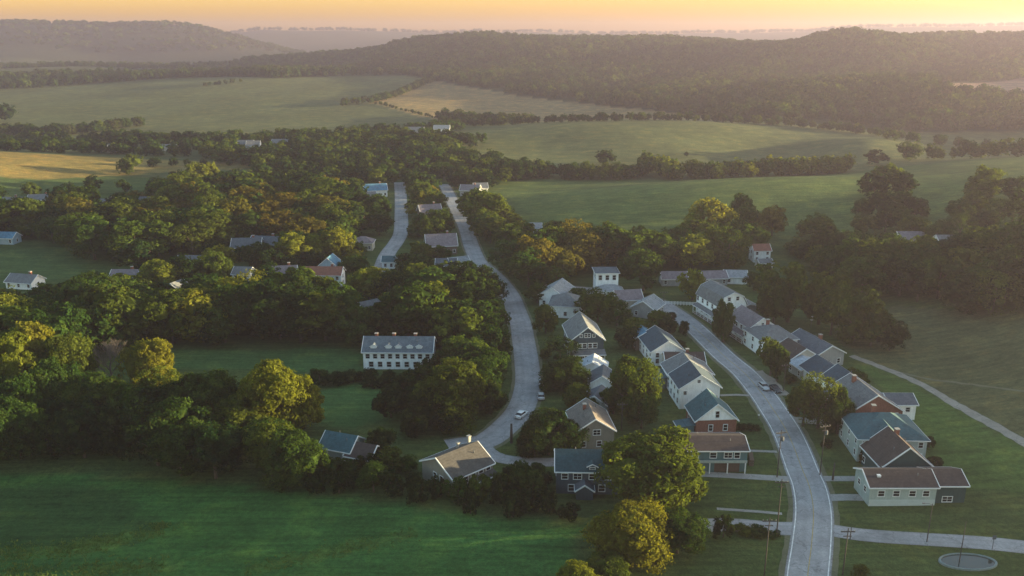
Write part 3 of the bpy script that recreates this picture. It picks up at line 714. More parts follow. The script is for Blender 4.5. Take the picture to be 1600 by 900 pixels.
porch(h, M, 14, 9.4, 'L', 0.3, 9.0, 2.4, 3.0, 'rgrey', 0.7)
HOUSES[-1]['cover'] = 0.12
h, M = house('light blue-roofed small house below the dark blue gable house', 925, 593, 80, 'L', 6, 7, 3.0, 2.0, 'white', 'rwhite')
h, M = house('small white gable cottage between garden trees', 940, 618, 82, 'L', 8, 6.4, 3.2, 2.1, 'white', 'rslate')
h, M = house('small dark-roofed cottage beside the garden trees', 928, 648, 70, 'L', 7, 6.4, 3.0, 2.0, 'pale', 'rslate')
h, M = house('tan gable house with tan-grey roof behind the teal-roofed house', 929, 703, 96, 'L', 11, 8.8, 4.7, 2.9, 'tan', 'rtan', wins={'L': [(0.4, 4.3, 1.6, 1.2), (-2.6, 1.5, 1, 1.3), (1.0, 1.5, 1, 1.3)], 'F': row(3, 3.2, 1, 1.4, 7), 'B': row(3, 3.2, 1, 1.4, 7), 'R': row(2, 3, 1, 1.3, 4)})
chimney(h, M, 1.5, 1.2, 6, 8.2, .7)
h, M = house('dark blue house with long teal roof and white framed windows beside the big tree', 917, 772, -2, 'F', 12.6, 8.6, 5.3, 2.5, 'navy', 'rdteal', wins={'F': [(-4.6, 4.0, 1.2, 1.2), (-2.0, 4.0, 1.6, 1.2), (1.0, 4.0, 1.2, 1.2), (4.2, 4.0, 1.2, 1.2), (-3.2, 1.4, 1.2, 1.4), (3, 1.4, 1.2, 1.4)], 'L': row(2, 3.8, 1, 1.2, 4), 'R': row(2, 3.8, 1, 1.2, 4)})
block(h, (-0.6, -5.2), 3.0, 3.4, 2.2, 1.2, 'navy', 'rslate', 'gable', 90, over=.3)
dormer(h, M, 1.0, -4.0, 5.15, 2.0, 'navy', 'rdteal')
h, M = house('tan gabled bungalow with grey roof and white side windows behind the hedge', 684, 762, 42, 'L', 10.5, 10.6, 4.2, 2.7, 'tan', 'rdark', wins={'L': [(-0.8, 2.6, 1.0, 1.3), (1.4, 2.6, 1, 1.3)], 'F': row(5, 2.9, 1.1, 1.6, 8), 'B': row(3, 2.6, 1, 1.3, 7), 'R': row(2, 2.6, 1, 1.3, 5)})
chimney(h, M, 4.2, 1.2, 5, 8.2, .6, 'stone'); chimney(h, M, 2.0, 2.2, 5, 7.0, .5, 'stone')
porch(h, M, 11.5, 11, 'F', 2.0, 6, 1.6, 2.3, 'rdark')
h, M = house('small house with bright teal roof and brown-roofed wing in the hedge', 524, 722, -20, 'F', 7.5, 6.5, 3.2, 2.2, 'pale', 'rteal')
block(h, (6.0, -1.0), 6.0, 5.6, 2.6, 1.9, 'brown', 'rbrown')
h, M = house('long white house with dark blue dormered roof beyond the meadow', 622, 577, -1, 'F', 19.4, 8.5, 5.3, 2.9, 'white', 'rbluegrey', wins={'F': row(9, 3.9, 1.1, 1.3, 16.8) + row(7, 1.5, 1.2, 1.5, 15), 'B': row(6, 4.2, 1.1, 1.4, 16), 'L': row(2, 4, 1, 1.3, 4) + row(2, 1.5, 1, 1.3, 4), 'R': row(2, 4, 1, 1.3, 4) + row(2, 1.5, 1, 1.3, 4)}, cover=0.12)
for xx in (-6.8, -2.6, 0.2, 3.4, 6.0): dormer(h, M, xx, -3.3, 5.55, 1.7, 'white', 'rbluegrey')
obj('cornice', MB().box(-9.9, -4.42, 4.7, 9.9, -4.253, 4.86).mesh('cornice', MATS['trim']), h)
for xx in (-6.5, -1.5, 4.6): chimney(h, M, xx, 0.4, 7.4, 9.0, .8)
h, M = house('grey hip-roofed house beside the winding lane', 883, 497, 80, 'L', 11, 11, 4.0, 3.2, 'white', 'rgrey', 'hip')
h, M = house('white-roofed house behind the grey hip roof by the lane', 862, 480, 70, 'L', 12, 9, 4.2, 2.8, 'white', 'rpale')
h, M = house('white square tower house with flat roof and dark windows', 948, 462, 2, 'F', 8, 8, 8.4, 1.3, 'white', 'rslate', 'hip', wins={'F': row(3, 6.8, 1.2, 1.7, 5.0) + row(3, 2.2, 1.2, 1.6, 5), 'L': row(3, 6.8, 1.2, 1.7, 5.0), 'R': row(3, 6.8, 1.2, 1.7, 5.0), 'B': row(3, 6.8, 1.2, 1.7, 5)}, cover=0.1)
block(h, (0.6, -6.6), 8.6, 5.0, 3.2, 1.9, 'white', 'rpale', 'hip')
h, M = house('mauve-roofed house by the bend of the main road', 984, 483, 10, 'F', 9, 7, 3.4, 2.4, 'cream', 'rmauve')
h, M = house('grey-roofed house nearest the bend of the main road', 1004, 497, 60, 'L', 9, 8, 3.4, 2.4, 'grey', 'rpale')
# --- small houses of the left village and beyond
SMALL = [('grey gabled house with white trim among the left trees', 385, 402, 5, 'F', 12, 8, 4.4, 3, 'grey', 'rslate'), ('dark-roofed house right of the grey gabled one among left trees', 412, 398, -10, 'F', 13, 8, 4, 3.2, 'grey', 'rslate'),
         ('brown-roofed cottage with white end wall among the left trees', 442, 443, 8, 'F', 10, 7, 3.2, 2.8, 'white', 'rmauve'), ('small white house with pale roof among the left trees', 377, 446, -8, 'F', 6.5, 6, 4.4, 2, 'white', 'rgrey'),
         ('wide white house with orange-brown roof among the left trees', 504, 450, -2, 'F', 14, 7, 5, 2.2, 'white', 'rred'), ('blue gable house behind the wide orange-roofed house', 513, 434, 85, 'L', 7, 6.5, 5.0, 2.8, 'blue', 'rblue'),
         ('mauve hip-roofed house left of the straight back road', 566, 392, 0, 'F', 9, 7, 3.4, 2.4, 'cream', 'rmauve', 'hip'), ('small teal-roofed house by the straight back road', 607, 420, 0, 'F', 5, 5, 3, 1.6, 'white', 'rteal'),
         ('pale house with blue roof beyond the straight back road', 588, 308, 15, 'F', 13, 9, 4, 3, 'white', 'rblue'), ('white house left of the far end of the back road', 576, 320, 15, 'F', 9, 8, 4, 2.6, 'white', 'rgrey'),
         ('brown gabled house between the two far roads', 675, 345, 20, 'F', 11, 9, 4, 3.6, 'brown', 'rmauve'), ('large brown-roofed house between the two far roads', 691, 398, 10, 'F', 13, 10, 4, 4, 'brown', 'rmauve'),
         ('small pale blue-roofed house left of the winding lane', 720, 424, 25, 'F', 8, 6, 3.2, 2, 'white', 'rpale'), ('dark-roofed house left of the pale blue roof by the lane', 697, 426, 0, 'F', 8, 6, 3, 2, 'grey', 'rslate'),
         ('grey-roofed house at the far end of the lane', 733, 307, -10, 'F', 11, 8, 3.6, 2.6, 'grey', 'rmauve'), ('pinkish white house at the edge of the far meadow', 752, 303, 10, 'F', 8, 7, 3.6, 2.4, 'white', 'rgrey'),
         ('white shed at the foot of the far green meadow', 835, 366, 0, 'F', 6.5, 5, 3, 1.8, 'white', 'rpale'), ('long white house at the left edge by the golden field', 10, 332, 0, 'F', 17, 8, 5, 2.6, 'white', 'rgrey'),
         ('pale roofed house right of the long white one at the left', 62, 322, 10, 'F', 12, 8, 3.6, 2.4, 'cream', 'rgrey'), ('white double-roofed house among left trees below the golden field', 160, 330, -6, 'F', 14, 8, 3.6, 2.4, 'white', 'rgrey'),
         ('grey-blue house among trees left of the golden trees', 228, 328, 0, 'F', 9, 7, 4, 2.6, 'grey', 'rslate'), ('blue-roofed house at the left edge above the small field', 6, 382, -5, 'F', 9, 6, 3, 2, 'blue', 'rblue'),
         ('blue-grey roofed house at the left edge below the small field', 30, 452, -12, 'F', 11, 7, 2.6, 2.2, 'white', 'rgrey'), ('low mauve-roofed house above the left wood', 193, 445, 0, 'F', 10, 7, 3, 2, 'grey', 'rmauve'),
         ('pale low house by the fork of the left village', 295, 421, 0, 'F', 9, 6, 3, 2, 'grey', 'rgrey'), ('small white shed in the wood behind the meadow', 270, 468, 70, 'L', 6, 5, 4, 2, 'white', 'rgrey'),
         ('grey-roofed house in the wood behind the long white house', 563, 505, 40, 'L', 9, 7, 4.4, 2.6, 'grey', 'rgrey'), ('white house in the far hamlet below the left hill', 382, 238, 0, 'F', 13, 9, 6, 3, 'white', 'rgrey'),
         ('second white house of the far hamlet below the left hill', 396, 239, 6, 'F', 10, 8, 6, 3, 'white', 'rgrey'), ('white house apart from the far hamlet, right of it', 440, 234, 0, 'F', 16, 9, 5, 3, 'white', 'rgrey'),
         ('long pale farmhouse left of the far hamlet', 262, 236, 0, 'F', 12, 7, 3, 2.0, 'cream', 'rgrey'), ('pale barn at the foot of the left hill', 176, 238, 0, 'F', 8, 7, 3.4, 2.2, 'cream', 'rgrey'),
         ('tiny white house below the tan field', 690, 210, 0, 'F', 14, 9, 5, 3, 'white', 'rpale'), ('tiny grey house left of the one below the tan field', 648, 213, 0, 'F', 16, 9, 5, 3, 'grey', 'rgrey'), ('tiny white house leftmost below the tan field', 608, 212, 0, 'F', 9, 8, 5, 3, 'white', 'rgrey'),
         ('white house under the golden trees at the edge of the left wood', 437, 302, 0, 'F', 7, 6, 3.4, 2, 'white', 'rgrey'), ('grey farmhouse in front of the dark right wood', 1445, 388, 0, 'F', 20, 9, 3.6, 2.6, 'grey', 'rmauve'),
         ('white farmhouse annex in front of the dark right wood', 1483, 390, 0, 'F', 8, 7, 3.4, 2, 'white', 'rgrey')]
for s in SMALL:
    lab, px, py, yaw, fc, L, W, hw, rise, wall, roof = s[:11]
    hh, M = house(lab, px, py, yaw, fc, L, W, hw, rise, wall, roof, s[11] if len(s) > 11 else 'gable', cover=0.85)
    if L > 9 and py > 290: chimney(hh, M, L * .22, .4, hw + rise * .6, hw + rise + 1.0, .8)

# ------------------------------------------------------------------ poles, signs, pond, fence
def pole(label, px, py, h, arm=True, lamp=False, box=False, name='utility_pole', cat='utility pole', group='poles beside the roads', yaw=0.0, r=0.10):
    h = h * .92 if arm else h
    x, y = G(px, py); z = float(hgt(x, y))
    t = thing(name, label, cat, (x, y, z), R(yaw), group)
    obj('shaft', MB().tube([(0, 0, -.5), (0, 0, h * .5), (0, 0, h)], [r * 1.25, r * 1.05, r * .8], 10).mesh('shaft', MATS['pole_wood'], True), t)
    if arm:
        a = obj('crossarm', MB().box(-1.2, -.07, h - .75, 1.2, .07, h - .58).box(-.7, -.06, h - 1.6, .7, .06, h - 1.48).mesh('crossarm', MATS['pole_wood']), t)
        for xx in (-1.1, -.4, .4, 1.1): obj('insulator', MB().tube([(xx, 0, h - .578), (xx, 0, h - .4), (xx, 0, h - .34)], [.05, .07, .04], 8).mesh('insulator', MATS['stone'], True), t)
    if box: obj('transformer', MB().tube([(.45, 0, h - 2.6), (.45, 0, h - 2.5), (.45, 0, h - 1.72), (.45, 0, h - 1.6)], [.2, .3, .3, .2], 12).mesh('transformer', MATS['rgrey'], True), t)
    if lamp:
        obj('lamp_arm', MB().tube([(0, 0, h - .3), (-.6, 0, h), (-1.4, 0, h + .1)], .05, 6).mesh('lamp_arm', MATS['rgrey'], True), t)
        obj('lamp_head', MB().box(-1.9, -.14, h + .02, -1.38, .14, h + .18).mesh('lamp_head', MATS['rgrey']), t)
    return t
pole('wooden utility pole at the bottom edge left of the main road', 1194, 900, 12.5)
pole('wooden utility pole with transformer by the lawn left of the road', 1214, 746, 12, box=True, yaw=15)
pole('wooden utility pole where the left side road meets the main road', 1213, 838, 13)
pole('wooden utility pole right of the road beside the trees', 1281, 742, 13, box=True, yaw=15)
pole('short post with box by the concrete driveway right of the road', 1301, 750, 4, arm=False, name='post', cat='post', r=.18)
pole('wooden utility pole at the bottom edge right of the main road', 1316, 902, 10.5)
pole('short post at the corner of the right side road', 1328, 843, 2.6, arm=False, name='post', cat='post', r=.08)
pole('slim lamp post in front of the long pale house', 1448, 847, 8, arm=False, lamp=True, name='lamp_post', cat='lamp post', r=.08)
pole('slim pole standing in the oval pond', 1499, 877, 8, arm=False, name='flagpole', cat='pole', r=.07)
pole('pole beside the winding lane at the fork', 799, 692, 4.8, arm=False, name='post', cat='post', r=.3)
pole('utility pole by the tree next to the parked car', 1224, 611, 8.5, yaw=15)
pole('utility pole among the trees on the right of the road', 1262, 637, 9, yaw=15)
pole('utility pole beside the tan gable house', 971, 673, 8)
pole('utility pole on the left of the far road bend', 1036, 487, 8)
def sign(label, px, py, h, w, hh, mat, rnd=False):
    x, y = G(px, py); t = thing('sign', label, 'sign', (x, y, float(hgt(x, y))))
    obj('sign_post', MB().tube([(0, 0, -.3), (0, 0, h)], .06, 8).mesh('sign_post', MATS['rgrey'], True), t)
    if rnd: me_ = MB().tube([(0, -.11, h), (0, -.07, h)], w / 2, 20).mesh('sign_board', MATS[mat])
    else: me_ = MB().box(-w / 2, -.11, h - hh / 2, w / 2, -.07, h + hh / 2).mesh('sign_board', MATS[mat])
    obj('sign_board', me_, t)
sign('round white sign on a post before the big right trees', 1267, 512, 3.2, 1.5, 1.5, 'trim', True)
sign('small dark sign on a post beside the right side road', 1550, 859, 2.6, .7, .8, 'rslate')
sign('small white sign on the lawn beside the brick and white house', 1185, 655, 1.2, .5, .4, 'trim')
# oval pond with a stone rim
x, y = G(1512, 879); z = float(hgt(x, y))
pond = thing('pond', 'oval stone-rimmed pond on the lawn at the bottom right', 'pond', (x, y, z))
nseg = 40; rim, wtr = MB(), MB()
prof = [(1.0, -.2), (1.0, .28), (.985, .36), (.93, .36), (.915, .28), (.915, -.2)]
vs, fs = [], []
for i in range(nseg):
    a = 2 * math.pi * i / nseg
    for k, (s, zz) in enumerate(prof): vs.append((5.1 * s * math.cos(a), (2.5 - (1 - s) * 2.6) * math.sin(a), zz))
for i in range(nseg):
    for k in range(5): fs.append((i * 6 + k, ((i + 1) % nseg) * 6 + k, ((i + 1) % nseg) * 6 + k + 1, i * 6 + k + 1))
obj('rim', rim.add(vs, fs).mesh('rim', surf('pond_rim', (0.14, 0.19, 0.20), .8, .25, 2)), pond)
m, nt, b = new_mat('pond_water'); b.inputs['Base Color'].default_value = (.02, .035, .03, 1); b.inputs['Roughness'].default_value = .08
bump(nt, noise(nt, 3, 2), .1, .02, b)
obj('water', wtr.add([(4.7 * math.cos(2 * math.pi * i / nseg), 2.3 * math.sin(2 * math.pi * i / nseg), .14) for i in range(nseg)], [tuple(range(nseg))]).mesh('water', m), pond)
# white paddock fence by the far bend
def fence(label, a, b_, n, hgt_f=1.2):
    p0, p1 = G(*a), G(*b_); z = float(hgt(*p0))
    t = thing('fence', label, 'fence', (p0[0], p0[1], z), math.atan2(p1[1] - p0[1], p1[0] - p0[0]))
    Ln = math.hypot(p1[0] - p0[0], p1[1] - p0[1])
    pm = MB().box(-.09, -.09, -.4, .09, .09, hgt_f + .1).mesh('fence_post', MATS['trim'])
    for i in range(n): obj('fence_post', pm, t, (Ln * i / (n - 1), 0, 0))
    rm = MB().box(0, -.13, -.09, Ln, -.092, .09).mesh('fence_rail', MATS['trim'])
    for zz in (.45, .8, 1.15): obj('fence_rail', rm, t, (0, 0, zz))
fence('white rail fence on the right of the far road bend', (1040, 476), (1092, 478), 12)
fence('white rail fence left of the far road bend', (1000, 480), (1022, 474), 7)

# split logs stacked beside the low teal house
x, y = G(1173, 722); t = thing('woodpile', 'dark stack of split logs beside the low teal house', 'woodpile', (x, y, float(hgt(x, y))), R(80))
lm = MB().tube([(0, -.45, 0), (0, .45, 0)], .17, 7).mesh('log', MATS['wood'])
for rr in range(5):
    for k in range(11 - rr % 2): obj('log', lm, t, (-1.8 + .36 * k + .18 * (rr % 2), random.Random(rr * 20 + k).uniform(-.06, .06), .15 + .3 * rr))

# ------------------------------------------------------------------ cars
def car(label, px, py, yaw, col, group='cars on the roads'):
    x, y = G(px, py); t = thing('car', label, 'car', (x, y, float(hgt(x, y)) + 0.075), R(yaw), group)
    key = 'car_paint_%s' % col
    pm = surf(key, {'silver': (.42, .43, .44), 'white': (.7, .7, .7), 'dark': (.03, .035, .04)}[col], .25, .04, 1, spec=.6)
    st = [(-2.2, .70, .35, .80), (-2.05, .82, .28, .92), (-1.3, .88, .24, .98), (0, .90, .24, .97), (1.0, .89, .24, .95), (1.7, .85, .26, .82), (2.1, .76, .3, .68), (2.25, .62, .38, .58)]
    vs, fs = [], []
    for (xx, w, zb, zt) in st:
        vs += [(xx, -w * .92, zb), (xx, -w, (zb + zt) * .5), (xx, -w * .93, zt), (xx, 0, zt + .05), (xx, w * .93, zt), (xx, w, (zb + zt) * .5), (xx, w * .92, zb)]
    n = 7
    for i in range(len(st) - 1):
        for k in range(n): fs.append((i * n + k, i * n + (k + 1) % n, (i + 1) * n + (k + 1) % n, (i + 1) * n + k))
    fs += [tuple(range(n))[::-1], tuple(range((len(st) - 1) * n, len(st) * n))]
    obj('body', MB().add(vs, fs).mesh('body', pm, True), t)
    def frus(x0, x1, x2, x3, w0, w1, z0, z1): return MB().add([(x0, -w0, z0), (x1, -w0, z0), (x1, w0, z0), (x0, w0, z0), (x2, -w1, z1), (x3, -w1, z1), (x3, w1, z1), (x2, w1, z1)], [(0, 3, 2, 1), (4, 5, 6, 7), (0, 1, 5, 4), (1, 2, 6, 5), (2, 3, 7, 6), (3, 0, 4, 7)])
    obj('windows', frus(-1.75, 1.05, -1.15, .35, .82, .64, .94, 1.40).mesh('windows', MATS['glass']), t)
    obj('car_roof', frus(-1.2, .4, -1.05, .25, .67, .6, 1.401, 1.47).mesh('car_roof', pm), t)
    wm = MB().tube([(0, -.1, 0), (0, .1, 0)], .33, 14).mesh('wheel', surf('tyre', (.015, .015, .016), .9, .1, 3)); rmh = MB().tube([(0, -.115, 0), (0, .115, 0)], .19, 10).mesh('rim', MATS['trim'])
    for xx in (-1.35, 1.4):
        for yy in (-.8, .8): w = obj('wheel', wm, t, (xx, yy, .33)); obj('rim', rmh, w)
    hm = MB().box(-.05, -.16, -.08, .05, .16, .08).mesh('headlight', MATS['trim']); tm = MB().box(-.05, -.14, -.07, .05, .14, .07).mesh('tail_light', surf('lens_red', (.25, .01, .01), .3, .05, 2))
    for yy in (-.5, .5): obj('headlight', hm, t, (2.18, yy, .56)); obj('tail_light', tm, t, (-2.16, yy, .68))
car('silver car parked at the right edge of the main road', 1193, 607, -80, 'silver')
car('dark car pulled in on the gravel lay-by', 1211, 611, -75, 'dark')
car('silver car parked at the right edge of the winding lane', 845, 622, 92, 'silver')
car('white car driving on the bend of the winding lane', 815, 651, 60, 'white')
car('white car parked at the right edge of the lane behind the silver car', 846, 600, 92, 'white')

# ------------------------------------------------------------------ tree models
_ico = None
def ico():
    global _ico
    if _ico is None:
        import bmesh
        bm = bmesh.new(); bmesh.ops.create_icosphere(bm, subdivisions=1, radius=1.0)
        bm.verts.ensure_lookup_table()
        _ico = (np.array([v.co[:] for v in bm.verts]), np.array([[v.index for v in f.verts] for f in bm.faces])); bm.free()
    return _ico
def crown_mesh(name, seed, nlobe, nclus, nleaf, leaf, rx=0.40, zc=0.56, rz=0.43, mat='foliage', cone=False, core=0.74, lo=.07):
    """lobes on an egg-shaped crown, leaf clusters on the lobes, folded leaf faces on the clusters, a dense twiggy core inside"""
    rng = np.random.default_rng(seed)
    lob = []
    ga = math.pi * (3 - math.sqrt(5))
    for i in range(nlobe):
        u = 1 - 1.8 * (i + .5) / nlobe
        a = ga * i + rng.uniform(-.6, .6)
        s = math.sqrt(max(0, 1 - u * u))
        k = rng.uniform(.52, .78)
        if cone:
            zz = .08 + .86 * (i + .5) / nlobe; rr = (1 - zz) * rx * rng.uniform(.5, .75)
            c = (math.cos(a) * rr, math.sin(a) * rr, zz); r = .05 + (1 - zz) * rx * .5
        else:
            c = (math.cos(a) * s * rx * k, math.sin(a) * s * rx * k, zc + u * rz * k)
            r = rng.uniform(.15, .245) * (rx / .42) * (14 / nlobe) ** .3
        lob.append((*c, r))
    lob = np.array(lob)
    if not cone:   # lean and uneven outline
        lob[:, :2] += rng.normal(size=2) * .025 + np.outer(lob[:, 2] - .5, rng.normal(size=2) * .07)
        lob[:, :3] += rng.normal(size=(nlobe, 3)) * np.array([.03, .03, .035])
        lob[:, 3] *= rng.uniform(.72, 1.18, nlobe)
    # clusters
    ci = np.repeat(np.arange(nlobe), nclus); n = len(ci)
    d = rng.normal(size=(n, 3)); d /= np.linalg.norm(d, axis=1)[:, None]
    out = lob[ci, :3] - np.array([0, 0, zc]); out /= np.linalg.norm(out, axis=1)[:, None] + 1e-6
    d = d + out * .55 + np.array([0, 0, .25]); d /= np.linalg.norm(d, axis=1)[:, None]
    C_ = lob[ci, :3] + d * (lob[ci, 3] * rng.uniform(.84, 1.12, n))[:, None]
    cr = lob[ci, 3] * rng.uniform(.26, .46, n)
    D = np.linalg.norm(C_[:, None, :] - lob[None, :, :3], axis=2) / lob[None, :, 3]
    ok = (D.min(1) > .72) & (C_[:, 2] > lo)
    C_, cr, cd = C_[ok], cr[ok], d[ok]
    idx = np.repeat(np.arange(len(C_)), nleaf); m = len(idx)
    e = rng.normal(size=(m, 3)); e /= np.linalg.norm(e, axis=1)[:, None]
    e = e + cd[idx] * .35; e /= np.linalg.norm(e, axis=1)[:, None]
    P = C_[idx] + e * (cr[idx] * rng.uniform(.55, 1.15, m))[:, None] * np.array([1, 1, .8])
    nrm = e * .8 + cd[idx] * .4 + rng.normal(size=(m, 3)) * .4; nrm /= np.linalg.norm(nrm, axis=1)[:, None]
    t = np.cross(nrm, rng.normal(size=(m, 3))); t /= np.linalg.norm(t, axis=1)[:, None] + 1e-9
    b = np.cross(nrm, t)
    sz = leaf * rng.uniform(.6, 1.4, m)
    fold = nrm * (sz * .25)[:, None]
    t *= sz[:, None]; b *= (sz * .62)[:, None]
    V = np.stack([P - t, P - b * .9 + fold, P + t * 1.05, P + b], 1).reshape(-1, 3)
    top = V[:, 2].max(); V /= top
    mid = np.array([*np.median(V[:, :2], axis=0), 0.0]); V -= mid
    wide = .47 / np.percentile(np.hypot(V[:, 0], V[:, 1]), 97)      # so that a width of 1 is the crown's real width
    V[:, :2] *= wide
    F = np.arange(m * 4).reshape(m, 4)
    vs, fs = [tuple(v) for v in V], [tuple(f) for f in F]
    iv, if_ = ico()
    for c in lob:
        o = len(vs); q = ((iv * (c[3] * core) * rng.uniform(.85, 1.1, (len(iv), 1)) + c[:3]) / top - mid) * np.array([wide, wide, 1])
        vs += [tuple(v) for v in q]; fs += [tuple(int(k) + o for k in f) for f in if_]
    me = bpy.data.meshes.new(name); me.from_pydata(vs, [], fs); me.update()
    me.materials.append(MATS[mat])
    return me
def trunk_mesh(name, seed, limbs=6, h=0.62, r=0.022):
    rng = random.Random(seed); m = MB()
    m.tube([(0, 0, -.04), (rng.uniform(-.01, .01), 0, h * .35), (rng.uniform(-.02, .02), rng.uniform(-.02, .02), h * .7), (0.01, 0.0, h)], [r * 1.5, r, r * .7, r * .3], 7)
    for i in range(limbs):
        a = 2 * math.pi * i / limbs + rng.uniform(-.3, .3); z = h * rng.uniform(.35, .75)
        m.tube([(0, 0, z), (math.cos(a) * .13, math.sin(a) * .13, z + .12), (math.cos(a) * .26, math.sin(a) * .26, z + .24)], [r * .55, r * .4, r * .15], 5)
    return m.mesh(name, MATS['bark'], True)
NEAR_CROWNS = [crown_mesh('crown_near', 11 + i, n, 22, 42, .0215, rx, zc, rz) for i, (n, rx, zc, rz) in enumerate([(16, .42, .55, .44), (20, .46, .54, .43), (13, .38, .57, .42), (24, .48, .53, .43), (11, .36, .58, .42), (18, .44, .5, .46)])]
MID_CROWNS = [crown_mesh('crown_mid', 31 + i, n, 13, 24, .031, rx, zc, rz) for i, (n, rx, zc, rz) in enumerate([(12, .42, .55, .44), (16, .48, .53, .44), (10, .36, .57, .42), (18, .44, .55, .43), (9, .40, .56, .42), (14, .50, .52, .44), (7, .33, .58, .42), (11, .46, .54, .44), (20, .40, .56, .44)])]
SPARSE = crown_mesh('crown_sparse', 77, 14, 16, 14, .020, .44, .58, .40, core=.35)
CONE = crown_mesh('crown_spruce', 78, 26, 12, 16, .026, .30, cone=True)
BUSH_CROWNS = [crown_mesh('crown_bush', 51 + i, 9, 12, 22, .042, .50, .48, .42, lo=.02) for i in range(4)]
FAR_CROWNS = [crown_mesh('crown_far', 61 + i, n, 6, 12, .058, rx, .54, .43, 'foliage_wood', core=.8) for i, (n, rx) in enumerate([(9, .44), (11, .5), (7, .4), (10, .52)])]
TRUNKS = [trunk_mesh('trunk', 91 + i) for i in range(3)]
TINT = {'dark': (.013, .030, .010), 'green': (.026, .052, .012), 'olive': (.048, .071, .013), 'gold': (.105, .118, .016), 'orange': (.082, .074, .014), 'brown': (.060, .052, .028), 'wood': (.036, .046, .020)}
LOOK = {'dark': 'dark green', 'green': 'green', 'olive': 'olive green', 'gold': 'golden green', 'orange': 'orange tinged', 'brown': 'brownish'}

# ------------------------------------------------------------------ where the trees stand
rng = random.Random(5)
TREES = []     # dict x y z h w tint zone kind
def add_tree(x, y, h, w, tint, zone, kind='tree', fixed=False, crown=None):
    TREES.append(dict(x=x, y=y, z=float(hgt(x, y)), h=h, w=w, tint=tint, zone=zone, kind=kind, fixed=fixed, crown=crown))
def feature(px, py_top, Y, w, tint, zone, crown=None, kind='tree'):
    x, y, zt = at_dist(px, py_top, Y)
    h = max(2.0, zt - float(hgt(x, Y)))
    if kind == 'tree':
        if crown is None and not zone.startswith('the gardens'): w *= 1.14
        h = max(h, w * .8 if crown is None else 0)
    add_tree(x, Y, h, w, tint, zone, kind, True, crown)
FRONT = 'by the large foreground tree'
feature(1028, 672, 150, 24.5, 'olive', 'the foreground', 'near1'); feature(985, 786, 132.5, 16, 'gold', 'the foreground', 'near3'); feature(1062, 802, 135, 11, 'green', 'the foreground', 'near0')
feature(1026, 774, 143, 10, 'brown', 'the foreground', 'sparse'); feature(905, 884, 121, 9, 'gold', 'the foreground', 'near2'); feature(955, 868, 126, 8, 'olive', 'the foreground', 'near0')
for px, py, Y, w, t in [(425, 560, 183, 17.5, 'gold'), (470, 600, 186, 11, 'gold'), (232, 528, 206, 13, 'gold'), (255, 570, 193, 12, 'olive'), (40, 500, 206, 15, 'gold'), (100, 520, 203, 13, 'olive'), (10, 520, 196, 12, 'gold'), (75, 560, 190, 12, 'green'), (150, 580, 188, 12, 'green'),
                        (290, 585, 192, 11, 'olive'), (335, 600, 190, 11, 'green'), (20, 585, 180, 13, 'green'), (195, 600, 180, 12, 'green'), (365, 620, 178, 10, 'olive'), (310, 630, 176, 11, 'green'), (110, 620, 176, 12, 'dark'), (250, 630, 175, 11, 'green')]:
    feature(px, py, Y, w, t, 'the near wood edge')  # several crowns here are tinted gold to look lit by the low sun
for px, py, Y, w, t in [(1262, 592, 187, 8, 'olive'), (1287, 580, 186, 10, 'olive'), (1300, 610, 181, 7, 'green'), (1213, 544, 211, 8, 'olive'), (1224, 556, 207, 6.5, 'green'), (1140, 472, 242, 7.5, 'green'), (1132, 500, 238, 6, 'green'), (1330, 572, 216, 5, 'olive'), (1345, 580, 210, 5, 'olive')]:
    feature(px, py, Y, w, t, 'the right row of houses')
for px, py, Y, w, t in [(1085, 419, 288, 11, 'gold'), (1008, 390, 300, 17, 'green'), (1112, 308, 372, 22, 'gold'), (1085, 330, 366, 14, 'gold'), (1142, 352, 335, 17, 'olive'), (1210, 318, 382, 14, 'orange'), (1168, 314, 388, 13, 'olive'), (1287, 331, 368, 15, 'olive'), (1262, 345, 380, 10, 'olive'), (1160, 300, 398, 10, 'green'),
                        (1240, 407, 266, 20, 'olive'), (1288, 422, 264, 17, 'olive'), (1215, 430, 262, 11, 'green'), (1342, 448, 248, 20, 'olive'), (1368, 470, 244, 12, 'green'), (1396, 498, 240, 10, 'dark'), (1305, 455, 254, 12, 'olive'), (1150, 405, 330, 9, 'olive'), (1180, 428, 300, 8, 'green')]:
    feature(px, py, Y, w, t, 'the trees beyond the right houses')
for px, py, Y, w, t in [(1388, 254, 430, 17, 'olive'), (1370, 275, 420, 16, 'dark'), (1415, 280, 415, 16, 'dark'), (1350, 312, 400, 10, 'green'), (1545, 270, 400, 18, 'olive'), (1522, 325, 372, 13, 'olive'), (1590, 292, 385, 14, 'dark'), (1560, 345, 350, 14, 'green'), (1600, 330, 350, 15, 'dark'), (1440, 372, 345, 13, 'olive'), (1500, 365, 340, 14, 'green'), (1375, 308, 395, 14, 'dark'), (1405, 316, 392, 14, 'green'), (1430, 328, 385, 12, 'dark'), (1385, 343, 375, 13, 'dark'), (1415, 348, 370, 12, 'green'), (1350, 350, 375, 11, 'olive'), (1500, 340, 368, 12, 'green'), (1535, 300, 390, 14, 'olive'), (1580, 358, 345, 13, 'dark'), (1540, 368, 340, 12, 'dark'), (1480, 378, 335, 12, 'green'), (1610, 300, 375, 14, 'green')]:
    feature(px, py, Y, w, t, 'the right hillside')
